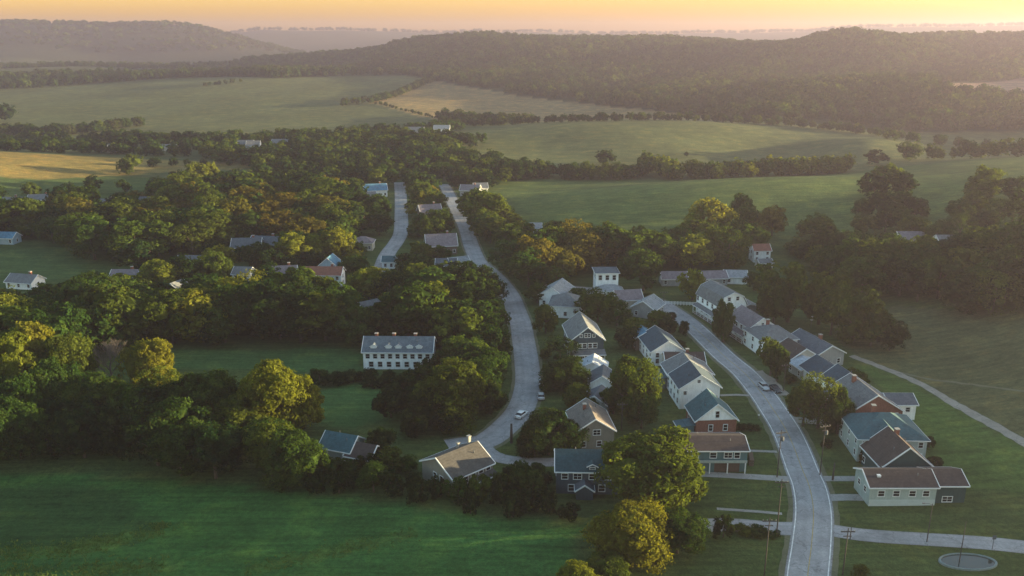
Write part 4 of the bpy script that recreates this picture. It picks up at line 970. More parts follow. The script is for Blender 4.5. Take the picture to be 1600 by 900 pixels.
for px, py, Y, w, t in [(853, 473, 253, 9, 'olive'), (876, 532, 226, 11.5, 'dark'), (868, 574, 210, 10, 'green'), (892, 582, 208, 12, 'green'), (858, 641, 173, 12, 'dark'), (836, 660, 171, 9, 'dark'), (888, 655, 176, 9, 'dark'), (903, 610, 196, 9, 'olive'), (993, 556, 190, 13, 'olive'), (960, 600, 194, 8, 'green'), (1005, 610, 186, 9, 'green'),
                        (935, 460, 264, 15, 'olive'), (965, 470, 260, 11, 'green'), (905, 470, 270, 9, 'green'), (990, 498, 246, 10, 'olive'), (1035, 490, 256, 9, 'olive'), (1062, 498, 252, 8, 'dark'), (1020, 505, 246, 8, 'green'), (840, 450, 285, 10, 'green'), (870, 430, 300, 12, 'olive'), (915, 620, 190, 7, 'green'), (980, 520, 240, 9, 'dark')]:
    feature(px, py, Y, w, t, 'the gardens between the two roads')
for px, py, Y, w, t in [(492, 702, 168, 7, 'olive'), (515, 716, 165, 6, 'green'), (548, 718, 164, 6.5, 'green'), (580, 708, 165, 7, 'dark'), (612, 700, 166, 8, 'olive'), (638, 712, 164, 6, 'green'), (470, 690, 172, 8, 'green'), (600, 728, 160, 6, 'dark'), (560, 738, 159, 6, 'dark'), (530, 738, 160, 6, 'green'), (645, 738, 157, 5, 'dark'),
                        (680, 744, 154, 5, 'dark'), (715, 746, 152, 6, 'green'), (750, 740, 152, 6, 'olive'), (785, 742, 152, 6.5, 'dark'), (815, 738, 153, 6, 'green'), (833, 736, 153, 7, 'green'), (858, 764, 149, 5, 'dark'), (800, 765, 147, 5, 'dark'), (735, 765, 148, 5, 'dark'), (890, 786, 146, 5, 'dark')]:
    feature(px, py, Y, w, t, 'the hedge beside the near meadow', kind='bush')
for px, py, Y, w, t in [(665, 560, 214, 8, 'dark'), (640, 576, 212, 6, 'dark'), (692, 548, 217, 9, 'green'), (603, 588, 211, 6, 'dark'), (575, 590, 211, 6, 'dark'), (548, 578, 215, 7, 'dark'), (522, 582, 213, 7, 'dark'), (498, 576, 214, 7, 'green'), (480, 588, 210, 6, 'dark'), (625, 592, 208, 6, 'dark'), (655, 590, 208, 7, 'dark')]:
    feature(px, py, Y, w, t, 'the trees before the long white house', kind='bush')
for px, py, Y, w, t in [(640, 600, 196, 11, 'dark'), (610, 622, 192, 9, 'dark'), (670, 612, 190, 11, 'dark'), (715, 590, 200, 13, 'green'), (745, 560, 212, 13, 'dark'), (700, 485, 252, 15, 'olive'), (735, 470, 258, 14, 'olive'), (765, 500, 240, 12, 'green'), (655, 415, 290, 15, 'olive'), (690, 440, 275, 14, 'green'), (640, 455, 268, 13, 'olive'), (760, 600, 195, 10, 'dark'), (700, 650, 184, 8, 'dark'), (650, 655, 182, 8, 'dark')]:
    feature(px, py, Y, w, t, 'the wood left of the winding lane')
feature(1079, 492, 250, 5, 'dark', 'the gardens between the two roads', 'cone')
x, y = G(944, 257); add_tree(x, y, 11.5, 20, 'dark', 'the far meadow', fixed=True)
x, y = G(1072, 244); add_tree(x, y, 4, 5, 'dark', 'the far meadow', fixed=True)
for px, py, h, w, t in [(201, 272, 14, 19, 'olive'), (310, 292, 16, 17, 'gold'), (330, 288, 15, 14, 'gold'), (405, 262, 11, 11, 'olive'), (765, 255, 9, 9, 'dark'), (842, 268, 10, 9, 'dark'), (12, 190, 22, 30, 'dark'), (1365, 258, 11, 20, 'dark')]:
    x, y = G(px, py); add_tree(x, y, h, w, t, 'the far fields', fixed=True)

ZONES = [  # phrase, ground outline in the photo, spacing, height range, width/height, tints, minimum distance from road
    ('the wood beside the near meadow', [(-60, 736), (120, 738), (240, 744), (480, 768), (505, 740), (500, 700), (440, 660), (250, 655), (120, 630), (-60, 610)], 7.0, (9, 14), 1.0, ['dark', 'green', 'green', 'dark', 'olive']),
    ('the hedge beside the near meadow', [(470, 768), (650, 791), (780, 803), (905, 820), (930, 800), (860, 790), (780, 782), (660, 770), (500, 748)], 4.2, (4.5, 7.5), 1.05, ['dark', 'green', 'dark', 'olive']),
    ('the bungalow garden', [(480, 735), (600, 725), (650, 712), (610, 700), (560, 700), (480, 690)], 6.0, (4.5, 7.5), 1.0, ['dark', 'green']),
    ('the lane corner', [(765, 770), (860, 775), (862, 740), (800, 730), (770, 745)], 5.0, (4, 7), 1.1, ['dark', 'green', 'olive']),
    ('the wood left of the winding lane', [(560, 690), (735, 688), (780, 655), (800, 610), (798, 560), (785, 510), (770, 480), (735, 470), (690, 500), (690, 578), (690, 600), (610, 668), (560, 672)], 7.6, (9.5, 15), 1.1, ['dark', 'green', 'dark', 'green', 'olive']),
    ('the trees before the long white house', [(480, 605), (560, 596), (690, 600), (690, 585), (560, 588), (480, 590)], 5.5, (2.2, 3.8), 1.4, ['dark', 'dark', 'green']),
    ('the wood behind the long meadow', [(-60, 590), (120, 580), (230, 546), (560, 543), (690, 540), (740, 475), (600, 488), (450, 492), (250, 486), (-60, 520)], 9.0, (11.5, 17), 1.1, ['olive', 'green', 'olive', 'gold', 'green', 'dark']),
    ('the left village gardens', [(-60, 500), (600, 486), (612, 430), (600, 392), (500, 392), (320, 405), (150, 446), (-60, 462)], 10.5, (9, 14), 1.15, ['olive', 'green', 'dark', 'gold']),
    ('the wide wood of the left village', [(130, 412), (330, 405), (480, 392), (600, 372), (605, 318), (480, 300), (390, 306), (250, 318), (-60, 335), (-60, 384), (100, 380)], 10, (11, 17), 1.15, ['olive', 'green', 'dark', 'olive', 'orange']),
    ('the trees between the two far roads', [(640, 404), (724, 404), (712, 345), (697, 300), (640, 298)], 9.5, (9, 13.5), 1.15, ['olive', 'gold', 'green', 'orange']),
    ('the trees where the lane narrows', [(600, 486), (770, 474), (750, 425), (728, 410), (640, 408), (614, 392)], 9, (11, 16), 1.1, ['green', 'olive', 'dark']),
    ('the wood right of the winding lane', [(757, 402), (808, 478), (838, 458), (930, 424), (1080, 424), (1180, 424), (1270, 402), (1250, 382), (1000, 372), (870, 362), (790, 345), (735, 312), (745, 370)], 9.5, (11, 17), 1.1, ['olive', 'gold', 'green', 'olive', 'orange']),
    ('the dark right wood', [(1290, 405), (1440, 395), (1660, 400), (1660, 490), (1420, 484), (1330, 470), (1260, 432)], 8.5, (10, 15.5), 1.05, ['dark', 'dark', 'green', 'olive']),
    ('the far village', [(405, 300), (600, 306), (690, 298), (770, 296), (830, 280), (720, 240), (640, 216), (480, 220), (420, 240), (330, 238), (330, 256), (410, 268)], 11.0, (8, 12.5), 1.15, ['green', 'olive', 'dark']),
    ('the edge of the golden field', [(-60, 322), (110, 306), (260, 300), (400, 302), (405, 284), (250, 288), (100, 298), (-60, 310)], 13.0, (7, 11), 1.1, ['green', 'dark', 'olive']),
]
CLEAR = [[(492, 610), (560, 596), (606, 603), (592, 662), (520, 668), (488, 652)], [(240, 549), (560, 546), (562, 572), (480, 578), (245, 570)], [(-50, 394), (100, 388), (148, 401), (118, 430), (-50, 448)],
         [(800, 301), (1100, 292), (1350, 286), (1345, 340), (1250, 372), (1190, 330), (1040, 345), (900, 345), (830, 330)], [(1425, 488), (1650, 488), (1650, 770), (1460, 690), (1370, 585)], [(905, 430), (930, 428), (930, 448), (905, 448)], [(1200, 415), (1200, 380), (1178, 380), (1178, 415)],
         [(600, 520), (660, 515), (665, 530), (600, 530)]]
rs = np.array([(x, y, w) for x, y, w in ROAD_SAMPLES if y > 100])
rs_p = np.array([proj(x, y, float(hgt(x, y))) for x, y, w in rs])
vis_road = ((rs_p[:, 1] < 410) & (rs_p[:, 0] < 770)) | ((rs_p[:, 1] > 470) & (rs_p[:, 0] > 700)) | (rs_p[:, 0] > 1030)
vr = rs[vis_road]; vr_p = rs_p[vis_road]
vr_p = np.concatenate([vr_p] + [np.array([proj(x + o * w, y, float(hgt(x, y))) for x, y, w in vr]) for o in (-.38, .38)])
def ell(t):
    cx, cy, d = proj(t['x'], t['y'], t['z'] + t['h'] * .55)
    k = FPX / d
    return cx, cy, .46 * t['w'] * k, .44 * t['h'] * k * .95, d
def blocked(t, strict=True):
    # off roads and houses on the ground
    if (np.hypot(rs[:, 0] - t['x'], rs[:, 1] - t['y']) < rs[:, 2] / 2 + min(2.2, t['w'] * .25)).any(): return True
    for hh in HOUSES:
        dx, dy = t['x'] - hh['x'], t['y'] - hh['y']
        c, s = math.cos(hh['yaw']), math.sin(hh['yaw'])
        u, v = dx * c + dy * s, -dx * s + dy * c
        if abs(u) < hh['L'] / 2 + t['w'] * .32 and abs(v) < hh['W'] / 2 + t['w'] * .32: return True
    cx, cy, ex, ey, d = ell(t)
    # do not stand in front of what the photograph shows open
    m = (vr_p[:, 2] > d) & (((vr_p[:, 0] - cx) / ex) ** 2 + ((vr_p[:, 1] - cy) / ey) ** 2 < .8)
    if m.sum() > 0: return True
    for hh in HOUSES:
        if hh['d'] > d:
            x0, y0, x1, y1 = hh['box']
            gx, gy = np.meshgrid(np.linspace(x0, x1, 9), np.linspace(y0, y1, 7))
            if ((((gx - cx) / ex) ** 2 + ((gy - cy) / ey) ** 2) < 1).mean() > hh['cover'] * .6: return True
    gx, gy = np.meshgrid(np.linspace(cx - ex, cx + ex, 7), np.linspace(cy - ey, cy + ey, 7))
    for poly in CLEAR:
        if inside(poly, gx, gy).mean() > .10: return True
    return False
for zi, (phrase, outline, sp, hr, ratio, tints) in enumerate(ZONES):
    pl = pix_poly(outline)
    xs, ys = [p[0] for p in pl], [p[1] for p in pl]
    n = 0
    pts = [(t['x'], t['y'], t['w']) for t in TREES]
    area = 0.5 * abs(sum(pl[i][0] * pl[(i + 1) % len(pl)][1] - pl[(i + 1) % len(pl)][0] * pl[i][1] for i in range(len(pl))))
    for k in range(int(area / sp ** 2 * 6)):
        x, y = rng.uniform(min(xs), max(xs)), rng.uniform(min(ys), max(ys))
        if not inside(pl, np.array(x), np.array(y)): continue
        h = rng.uniform(*hr) * (1.12 if hr[0] > 7.5 else 1.0); w = h * ratio * rng.uniform(.95, 1.4)
        if any((x - a) ** 2 + (y - b) ** 2 < (sp * .82 if c < sp * 1.6 else max(sp * .6, c * .33)) ** 2 for a, b, c in pts): continue
        t = dict(x=x, y=y, z=float(hgt(x, y)), h=h, w=w)
        if blocked(t):
            t['h'] *= .6; t['w'] *= .65
            if blocked(t): continue
        add_tree(x, y, t['h'], t['w'], rng.choice(tints), phrase, 'tree' if t['h'] > 6.2 else 'bush')
        pts.append((x, y, w))
# drop features that stand on a road or inside a house
def on_hard(t):
    if (np.hypot(rs[:, 0] - t['x'], rs[:, 1] - t['y']) < rs[:, 2] / 2 + .3).any(): return True
    for hh in HOUSES:
        dx, dy = t['x'] - hh['x'], t['y'] - hh['y']; c, s = math.cos(hh['yaw']), math.sin(hh['yaw'])
        if abs(dx * c + dy * s) < hh['L'] / 2 and abs(-dx * s + dy * c) < hh['W'] / 2: return True
    return False
def hides_road(t):
    cx, cy, ex, ey, d = ell(t)
    m = (vr_p[:, 2] > d) & (((vr_p[:, 0] - cx) / ex) ** 2 + ((vr_p[:, 1] - cy) / ey) ** 2 < .85)
    return m.sum() > 0, (vr_p[m, 0].mean() - cx) if m.any() else 0
for t in TREES:      # a tree that would hang over the open road moves back from it
    k = 0
    while t['fixed'] and t['zone'] != 'the foreground' and t['y'] < 420 and k < 10:
        hid, side = hides_road(t)
        if not hid: break
        t['x'] -= .8 if side > 0 else -.8
        if k > 5: t['w'] *= .93; t['h'] *= .95
        t['z'] = float(hgt(t['x'], t['y'])); k += 1
for t in TREES:
    k = 0
    while t['fixed'] and on_hard(t) and k < 12:
        t['y'] += 1.0; t['z'] = float(hgt(t['x'], t['y'])); k += 1
# garden bushes placed singly
for px, py, h, w, t, z in [(1130, 839, 4.6, 5, 'dark', 'the left side road'), (1345, 902, 2.2, 4, 'olive', 'the bottom edge'), (1152, 671, 1.7, 3, 'dark', 'the brick and white gable house'), (1162, 671, 1.6, 3, 'dark', 'the brick and white gable house'), (1172, 672, 1.7, 3, 'dark', 'the brick and white gable house'), (1182, 672, 1.5, 2.6, 'dark', 'the brick and white gable house'),
                           (1352, 722, 4, 4, 'dark', 'the teal hipped house'), (1362, 727, 3, 3.4, 'green', 'the teal hipped house'), (1462, 728, 2.4, 4, 'dark', 'the right lawn'), (1452, 700, 3, 3, 'dark', 'the right lawn'), (1185, 834, 1.4, 5, 'green', 'the left side road'), (1205, 838, 1.2, 4, 'green', 'the left side road'), (1160, 832, 1.6, 5, 'olive', 'the left side road'),
                           (1160, 528, 2.2, 3, 'green', 'the right verge'), (1120, 520, 2.2, 3, 'green', 'the right verge'), (1225, 575, 3, 4, 'green', 'the right verge'), (1235, 600, 3, 4, 'dark', 'the right verge'), (1292, 700, 2.4, 3, 'dark', 'the right verge'), (1305, 672, 4, 4, 'dark', 'the right verge'),
                           (1050, 500, 3, 4, 'dark', 'the left verge'), (1068, 520, 4, 4.5, 'dark', 'the left verge'), (1060, 545, 3, 5, 'dark', 'the left verge'), (985, 640, 3, 5, 'green', 'the middle gardens'), (1005, 690, 2.6, 4, 'green', 'the middle gardens'), (900, 700, 3.4, 4, 'dark', 'the middle gardens'), (955, 640, 4, 5, 'dark', 'the middle gardens'),
                           (850, 680, 3.4, 4, 'dark', 'the lane bend'), (830, 700, 2.6, 4, 'green', 'the lane bend'), (862, 545, 2.4, 4, 'green', 'the lane edge'), (850, 560, 3, 4, 'olive', 'the lane edge'), (853, 585, 3, 4, 'green', 'the lane edge'), (1010, 470, 3, 5, 'green', 'the far road bend'), (905, 497, 4, 5, 'dark', 'the far road bend')]:
    x, y = G(px, py); add_tree(x, y, h, w, t, z, 'bush', True)

# which of them show, and how large: painted near to far on a coarse picture
order = sorted(range(len(TREES)), key=lambda i: TREES[i]['y'])
mask = np.zeros((225, 400), bool)
yy, xx = np.mgrid[0:225, 0:400]
for i in order:
    t = TREES[i]; cx, cy, ex, ey, d = ell(t)
    cx, cy, ex, ey = cx / 4, cy / 4, ex / 4, ey / 4
    x0, x1, y0, y1 = int(max(0, cx - ex)), int(min(400, cx + ex + 2)), int(max(0, cy - ey)), int(min(225, cy + ey + 2))
    if x1 <= x0 or y1 <= y0: t['vis'] = 0; continue
    e = ((xx[y0:y1, x0:x1] - cx) / ex) ** 2 + ((yy[y0:y1, x0:x1] - cy) / ey) ** 2
    new = (e < 1) & ~mask[y0:y1, x0:x1]
    t['vis'] = int(new.sum()); mask[y0:y1, x0:x1] |= e < .8
def ordinal(n):
    return '%d%s' % (n, 'th' if 10 <= n % 100 <= 20 else {1: 'st', 2: 'nd', 3: 'rd'}.get(n % 10, 'th'))
alltrees = [t for t in TREES if t['kind'] == 'tree' and t['y'] < 560]
alltrees.sort(key=lambda t: -t['vis'] - (3 if t['fixed'] else 0))
single = [t for t in alltrees[:290] if t['vis'] >= 2]
bushes = [t for t in TREES if t['kind'] == 'bush' and t['vis'] >= 2 and t['y'] < 560]
bushes.sort(key=lambda t: -t['vis']); bushes = bushes[:200]
chosen = set(id(t) for t in single + bushes)
rest = [t for t in TREES if id(t) not in chosen]
zones_of = {}
for t in single + bushes: zones_of.setdefault((t['zone'], t['kind']), []).append(t)
for (zone, kind), lst in zones_of.items():
    lst.sort(key=lambda t: proj(t['x'], t['y'], t['z'] + t['h'])[0])
    for i, t in enumerate(lst):
        near = t['y'] < 215
        if t['crown'] and t['crown'].startswith('near'): cm = NEAR_CROWNS[int(t['crown'][4])]
        elif t['crown'] == 'sparse': cm = SPARSE
        elif t['crown'] == 'cone': cm = CONE
        elif kind == 'bush': cm = rng.choice(BUSH_CROWNS)
        elif rng.random() < .07: cm = SPARSE
        else: cm = rng.choice(NEAR_CROWNS if near else MID_CROWNS)
        look = LOOK[t['tint']]
        size = 'tall' if t['h'] > 14.5 else 'small' if t['h'] < 7 else 'broad' if t['w'] > t['h'] * 1.15 else 'rounded'
        if t['crown'] == 'cone': size, look = 'narrow', 'dark conical'
        prep = 'among' if zone.startswith(('the trees', 'the right row')) else 'in' if zone.startswith(('the wood', 'the hedge', 'the bungalow', 'the left village', 'the wide', 'the dark', 'the far village', 'the gardens', 'the foreground', 'the middle')) else 'on' if zone.startswith(('the right hill', 'the far meadow', 'the far fields', 'the right verge', 'the left verge')) else 'by'
        lab = '%s %s %s, %s %s %s' % (size, look, kind, 'the only one' if len(lst) == 1 else ordinal(i + 1) + ' from left', prep, zone)
        root = thing('tree' if kind == 'tree' else 'bush', lab, kind, (t['x'], t['y'], t['z'] - .1), rng.uniform(0, 6.28), 'trees' if kind == 'tree' else 'bushes')
        tr = obj('trunk', rng.choice(TRUNKS), root); tr.scale = (t['h'], t['h'], t['h'])
        cr = obj('crown', cm, root)
        cr.scale = (t['w'], t['w'] * rng.uniform(.92, 1.08), t['h'])
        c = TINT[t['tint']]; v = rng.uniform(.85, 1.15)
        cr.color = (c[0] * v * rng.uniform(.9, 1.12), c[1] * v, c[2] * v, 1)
# leafless tree at the wood edge
def bare_tree(label, px, py, Y):
    x, y, zt = at_dist(px, py, Y); z = float(hgt(x, Y)); h = zt - z
    root = thing('bare_tree', label, 'tree', (x, Y, z)); r2 = random.Random(4)
    m = MB(); m.tube([(0, 0, -.4), (.1, 0, h * .25), (0, .1, h * .5)], [.38, .3, .2], 8)
    obj('trunk', m.mesh('trunk', MATS['bark'], True), root)
    m = MB()
    def grow(p, d, ln, r, lv):
        q = p + d * ln
        m.tube([p, (p + q) / 2 + Vector((r2.uniform(-.1, .1), r2.uniform(-.1, .1), 0)) * ln * .4, q], [r, r * .8, r * .55], 4, False)
        if lv == 0: return
        for k in range(4 if lv > 1 else 5):
            dd = (d + Vector((r2.uniform(-.75, .75), r2.uniform(-.75, .75), r2.uniform(-.15, .5)))).normalized()
            grow(p + d * ln * r2.uniform(.55, 1.0), dd, ln * r2.uniform(.55, .78), r * .55, lv - 1)
    for k in range(7):
        a = k * .9; grow(Vector((0, 0, h * r2.uniform(.25, .5))), Vector((math.cos(a) * .6, math.sin(a) * .6, .9)).normalized(), h * .24, .13, 4)
    obj('branches', m.mesh('branches', surf('grey_bark', (.11, .095, .085), .95, .3, 3)), root)
bare_tree('leafless grey-brown tree standing up from the near wood edge', 165, 528, 207)

# ------------------------------------------------------------------ the woods nobody could count: one object of instances
P, S, TI, VA, RO = [], [], [], [], []
nr = np.random.default_rng(8)
def put(x, y, h, w, tint, z=None):
    P.append((x, y, (float(hgt(x, y)) if z is None else z) - .3)); S.append((w, w * nr.uniform(.9, 1.1), h))
    c = TINT[tint] if isinstance(tint, str) else tint; v = nr.uniform(.88, 1.12); TI.append((c[0] * v * nr.uniform(.95, 1.08), c[1] * v, c[2] * v)); VA.append(nr.integers(0, 4)); RO.append(nr.uniform(0, 6.28))
for t in rest: put(t['x'], t['y'], t['h'], t['w'] / .95, t['tint'])
def fill(poly, sp, hr, wr, tints, holes=()):
    xs, ys = [p[0] for p in poly], [p[1] for p in poly]
    gx, gy = np.meshgrid(np.arange(min(xs), max(xs), sp), np.arange(min(ys), max(ys), sp))
    gx = gx + nr.uniform(-.42, .42, gx.shape) * sp; gy = gy + nr.uniform(-.42, .42, gy.shape) * sp
    m = inside(poly, gx, gy)
    for hpoly in holes: m &= ~inside(hpoly, gx, gy)
    gx, gy = gx[m], gy[m]; gz = hgt(gx, gy)
    for x, y, z in zip(gx, gy, gz):
        h = nr.uniform(*hr); 
        lf = math.sin(x / 83 + 1.1) * math.sin(y / 117 + .4) + .6 * math.sin(x / 37 - y / 51)
        if lf < -.95 and nr.random() < .5: continue
        h *= 1 + .16 * lf
        put(x, y, h, h * nr.uniform(*wr), tints[min(len(tints) - 1, max(0, int((lf + 1.6) / 3.2 * len(tints) + nr.normal() * 1.6)))], float(z))
WT = ['dark', 'dark', 'green', 'green', 'wood', 'olive']
fill(FOREST, 13.5, (11, 19), (.95, 1.35), WT, [PINK])
fill(far_poly([(-300, 1400), (0, 1420), (150, 1500), (400, 1570), (440, 1480), (500, 1560), (420, 1700), (150, 1680), (0, 1600), (-300, 1560)]), 14, (11, 18), (1, 1.3), WT)
fill(far_poly([(-300, 1900), (0, 1950), (300, 2050), (420, 2000), (400, 2250), (0, 2300), (-300, 2250)]), 26, (10, 16), (1, 1.6), WT)
# hedgerows: polyline of (photo column, distance)
def hedge(pts, sp, hr, rows=1, wr=(1, 1.5), tints=WT, jit=2.0):
    q = far_poly(pts)
    for (x0, y0), (x1, y1) in zip(q[:-1], q[1:]):
        n = max(1, int(math.hypot(x1 - x0, y1 - y0) / sp))
        for i in range(n):
            for r_ in range(rows):
                f = (i + nr.uniform(-.3, .3)) / n
                h = nr.uniform(*hr); put(x0 + (x1 - x0) * f + nr.uniform(-jit, jit), y0 + (y1 - y0) * f + r_ * sp * .9 + nr.uniform(-jit, jit), h, h * nr.uniform(*wr), tints[nr.integers(0, len(tints))])
hedge([(690, 930), (760, 870), (880, 845), (960, 830), (1100, 845), (1220, 850), (1330, 810), (1430, 760)], 8, (6, 10), 2, jit=3)
hedge([(690, 1000), (760, 930), (830, 900)], 9, (8, 13), 3, jit=4)
hedge([(838, 560), (900, 556), (960, 560), (1020, 575)], 7, (8, 12), 3, tints=['green', 'olive', 'dark'], jit=3)
hedge([(1020, 600), (1060, 560), (1110, 560), (1180, 555), (1260, 560), (1340, 560)], 7.5, (9, 14), 3, tints=['olive', 'gold', 'olive', 'green'], jit=3)
hedge([(1430, 600), (1470, 590), (1520, 580), (1600, 570), (1700, 560)], 9, (9, 14), 2, tints=['olive', 'green', 'dark'], jit=4)
hedge([(1400, 700), (1480, 720), (1560, 740)], 16, (6, 10), 1, jit=6)
hedge([(535, 1120), (575, 1150), (625, 1260), (660, 1380), (690, 1440)], 9, (7, 11), 2, jit=4)
hedge([(590, 1140), (660, 1030), (720, 960)], 6, (3, 5), 1)
hedge([(-60, 900), (60, 880), (140, 890), (215, 960)], 8, (9, 13), 3, jit=5)
hedge([(-60, 665), (60, 650), (150, 650), (250, 645), (340, 650)], 9, (6, 10), 3, tints=['dark', 'green', 'olive'], jit=6)
hedge([(-60, 720), (60, 705), (150, 700), (250, 690), (340, 690)], 10, (7, 11), 3, tints=['dark', 'green', 'green'], jit=8)
hedge([(-60, 800), (60, 790), (150, 790), (260, 760), (330, 740), (420, 760), (520, 770), (640, 790), (720, 800)], 9, (8, 13), 3, tints=['dark', 'green', 'green', 'olive'], jit=6)
hedge([(330, 720), (420, 710), (540, 720), (660, 720), (760, 690)], 9, (8, 12), 3, tints=['dark', 'green', 'olive'], jit=7)
hedge([(320, 1360), (345, 1380), (385, 1420)], 9, (5, 8), 1)
hedge([(250, 600), (330, 610), (420, 625)], 10, (4, 8), 1, jit=4)
# wooded skyline of the far ridges
hedge([(-300, 3290), (0, 3290), (90, 3290), (170, 3290), (260, 3290), (350, 3390), (480, 3490)], 18, (10, 18), 3, wr=(1.2, 2.0), jit=18)
hedge([(340, 4990), (700, 4990), (1150, 4990), (1650, 4990)], 26, (12, 22), 2, wr=(1.3, 2.2), jit=24)
fill(far_poly([(-200, 2950), (300, 2950), (480, 3100), (470, 3480), (-200, 3260)]), 42, (10, 18), (1.6, 2.6), WT)
P, S, TI, VA, RO = map(np.array, (P, S, TI, VA, RO))
wm = bpy.data.meshes.new('woodland'); wm.vertices.add(len(P)); wm.vertices.foreach_set('co', P.astype(np.float32).ravel())
def attr(n, t, data, key='value'):
    a = wm.attributes.new(n, t, 'POINT'); a.data.foreach_set(key, data)
attr('size', 'FLOAT_VECTOR', S.astype(np.float32).ravel(), 'vector'); attr('tint', 'FLOAT_VECTOR', TI.astype(np.float32).ravel(), 'vector')
attr('variant', 'INT', VA.astype(np.int32)); attr('turn', 'FLOAT', RO.astype(np.float32))
wm.update()
wood = tag(obj('woodland', wm), 'dense mixed woods and hedgerows covering the far ridge and valley', kind='stuff')
# the four far trees whose crowns the woods repeat stand on the far meadow edge
protos = []
for i, (px, py, h, w) in enumerate([(1120, 268, 10, 11), (1170, 266, 11, 12), (1240, 262, 11, 12), (1310, 268, 10, 12)]):
    q = far_poly([(px, 545 + 4 * i)])[0]
    root = thing('tree', 'golden green tree, %s from the left behind the crest of the far green meadow' % ordinal(i + 1), 'tree', (q[0], q[1], float(hgt(*q)) - .2), i * 1.1, 'trees')
    tr = obj('trunk', TRUNKS[i % 3], root); tr.scale = (h, h, h)
    cr = obj('crown', MID_CROWNS[i], root); cr.scale = (w, w, h); cr.color = (*TINT['gold' if i % 2 else 'olive'], 1)
ng = bpy.data.node_groups.new('woodland_trees', 'GeometryNodeTree')
ng.interface.new_socket('Geometry', in_out='INPUT', socket_type='NodeSocketGeometry'); ng.interface.new_socket('Geometry', in_out='OUTPUT', socket_type='NodeSocketGeometry')
gi, go = ng.nodes.new('NodeGroupInput'), ng.nodes.new('NodeGroupOutput')
m2p = ng.nodes.new('GeometryNodeMeshToPoints'); ng.links.new(gi.outputs[0], m2p.inputs['Mesh'])
def named(n, t):
    a = ng.nodes.new('GeometryNodeInputNamedAttribute'); a.data_type = t; a.inputs[0].default_value = n; return a.outputs[0]
va, szn, tu = named('variant', 'INT'), named('size', 'FLOAT_VECTOR'), named('turn', 'FLOAT')
rot = ng.nodes.new('ShaderNodeCombineXYZ'); ng.links.new(tu, rot.inputs[2])
jn = ng.nodes.new('GeometryNodeJoinGeometry')
# a sapling row on the far meadow carries the four coarse crowns as real trees
for i in range(4):
    q = far_poly([(1395 + 34 * i, 690 + 10 * i)])[0]
    root = thing('tree', 'small far tree, %s from the left in the sparse row beyond the right hill' % ordinal(i + 1), 'tree', (q[0], q[1], float(hgt(*q)) - .2), 0, 'trees')
    tr = obj('trunk', TRUNKS[i % 3], root); tr.scale = (9, 9, 9)
    fm = FAR_CROWNS[i]
    cr = obj('crown', fm, root); cr.scale = (10, 10, 9)
    cr.material_slots[0].link = 'OBJECT'; cr.material_slots[0].material = MATS['foliage']; cr.color = (*TINT['green'], 1)
    oi = ng.nodes.new('GeometryNodeObjectInfo'); oi.inputs['Object'].default_value = cr; oi.transform_space = 'ORIGINAL'
    sm = ng.nodes.new('GeometryNodeSetMaterial'); sm.inputs['Material'].default_value = MATS['foliage_wood']; ng.links.new(oi.outputs['Geometry'], sm.inputs[0])
    cmpn = ng.nodes.new('FunctionNodeCompare'); cmpn.data_type = 'INT'; cmpn.operation = 'EQUAL'; ng.links.new(va, cmpn.inputs[2]); cmpn.inputs[3].default_value = i
    ip = ng.nodes.new('GeometryNodeInstanceOnPoints')
    ng.links.new(m2p.outputs[0], ip.inputs['Points']); ng.links.new(cmpn.outputs[0], ip.inputs['Selection']); ng.links.new(sm.outputs[0], ip.inputs['Instance'])
    ng.links.new(rot.outputs[0], ip.inputs['Rotation']); ng.links.new(szn, ip.inputs['Scale'])
    ng.links.new(ip.outputs[0], jn.inputs[0])
ng.links.new(jn.outputs[0], go.inputs[0])
md = wood.modifiers.new('trees', 'NODES'); md.node_group = ng

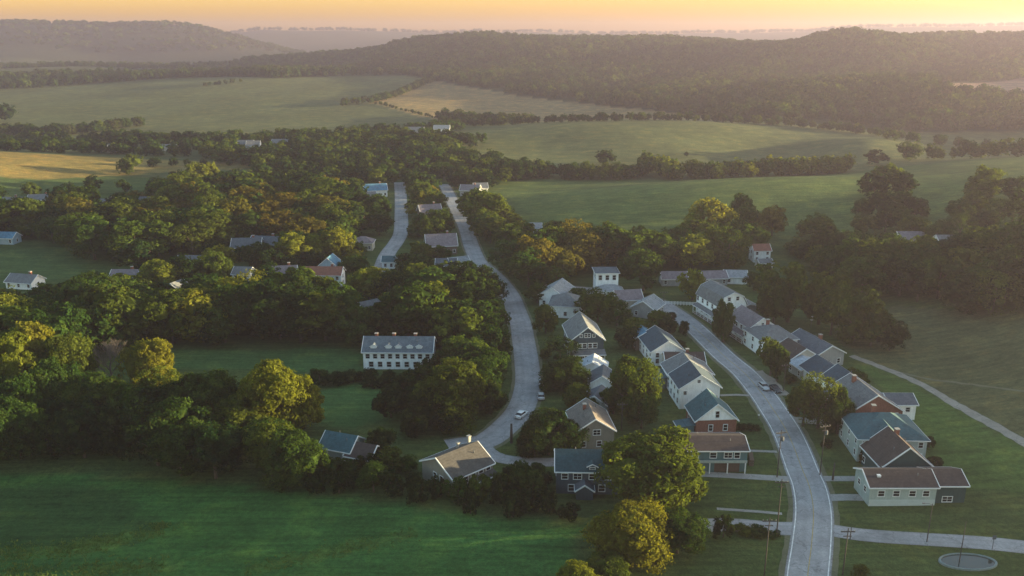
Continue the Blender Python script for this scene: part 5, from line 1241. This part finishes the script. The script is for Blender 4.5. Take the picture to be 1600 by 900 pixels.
# ------------------------------------------------------------------ long grass left standing in the near meadow
gv, gf = [], []
r3 = np.random.default_rng(12)
def tuft(x, y, h):
    z = float(hgt(x, y)) - .03
    for k in range(5):
        a = r3.uniform(0, 6.28); l = h * r3.uniform(.7, 1.2); w = .07 * r3.uniform(.7, 1.4); lean = r3.uniform(.1, .5) * l
        cx, cy = x + r3.uniform(-.25, .25), y + r3.uniform(-.25, .25); o = len(gv)
        px_, py_ = -math.sin(a) * w, math.cos(a) * w
        gv.extend([(cx - px_, cy - py_, z), (cx + px_, cy + py_, z), (cx + math.cos(a) * lean * .4 + px_ * .7, cy + math.sin(a) * lean * .4 + py_ * .7, z + l * .65), (cx + math.cos(a) * lean, cy + math.sin(a) * lean, z + l)])
        gf.append((o, o + 1, o + 2, o + 3))
def swath(pts, width, n, hr):
    c = catmull([G(*p) for p in pts], 1.0)
    for k in range(n):
        i = r3.integers(0, len(c) - 1); p, q = c[i], c[i + 1]; t = (q - p).normalized(); s = r3.normal() * width / 2
        e = p + (q - p) * r3.uniform(0, 1) + Vector((-t.y, t.x)) * s
        if math.sin(i * .45) + r3.normal() * .7 > -.9: tuft(e.x, e.y, r3.uniform(*hr))
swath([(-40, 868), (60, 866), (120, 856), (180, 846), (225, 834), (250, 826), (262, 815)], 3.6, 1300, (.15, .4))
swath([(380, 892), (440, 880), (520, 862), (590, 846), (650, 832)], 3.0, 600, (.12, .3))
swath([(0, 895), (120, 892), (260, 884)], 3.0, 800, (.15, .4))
gm, nt, b = new_mat('long_grass')
gn = noise(nt, .35, 3, .6, N(nt, 'ShaderNodeTexCoord').outputs['Object'])
nt.links.new(mixc(nt, ramp(nt, gn, 0, 1, .35, .65), (.06, .12, .03), (.11, .15, .035)), b.inputs['Base Color']); b.inputs['Roughness'].default_value = .9; b.inputs['Specular IOR Level'].default_value = .1  # grass greens lightened so the bands look sunlit
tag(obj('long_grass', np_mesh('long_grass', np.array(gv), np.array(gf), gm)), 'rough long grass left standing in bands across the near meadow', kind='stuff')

# ------------------------------------------------------------------ the evening haze: one closed box of thin air
hz = MB().box(-5600, -700, -60, 5600, 6400, 178).mesh('haze', None)
hm = bpy.data.materials.new('haze'); hm.use_nodes = True
hm.node_tree.nodes.remove(hm.node_tree.nodes['Principled BSDF'])
pv = hm.node_tree.nodes.new('ShaderNodeVolumePrincipled')
pv.inputs['Density'].default_value = HAZE_DENSITY; pv.inputs['Anisotropy'].default_value = HAZE_ANISO; pv.inputs['Color'].default_value = HAZE_COLOR
hm.node_tree.links.new(pv.outputs[0], hm.node_tree.nodes['Material Output'].inputs['Volume'])
hz.materials.append(hm)
tag(obj('haze', hz), 'thin warm evening haze filling the valley', kind='stuff')
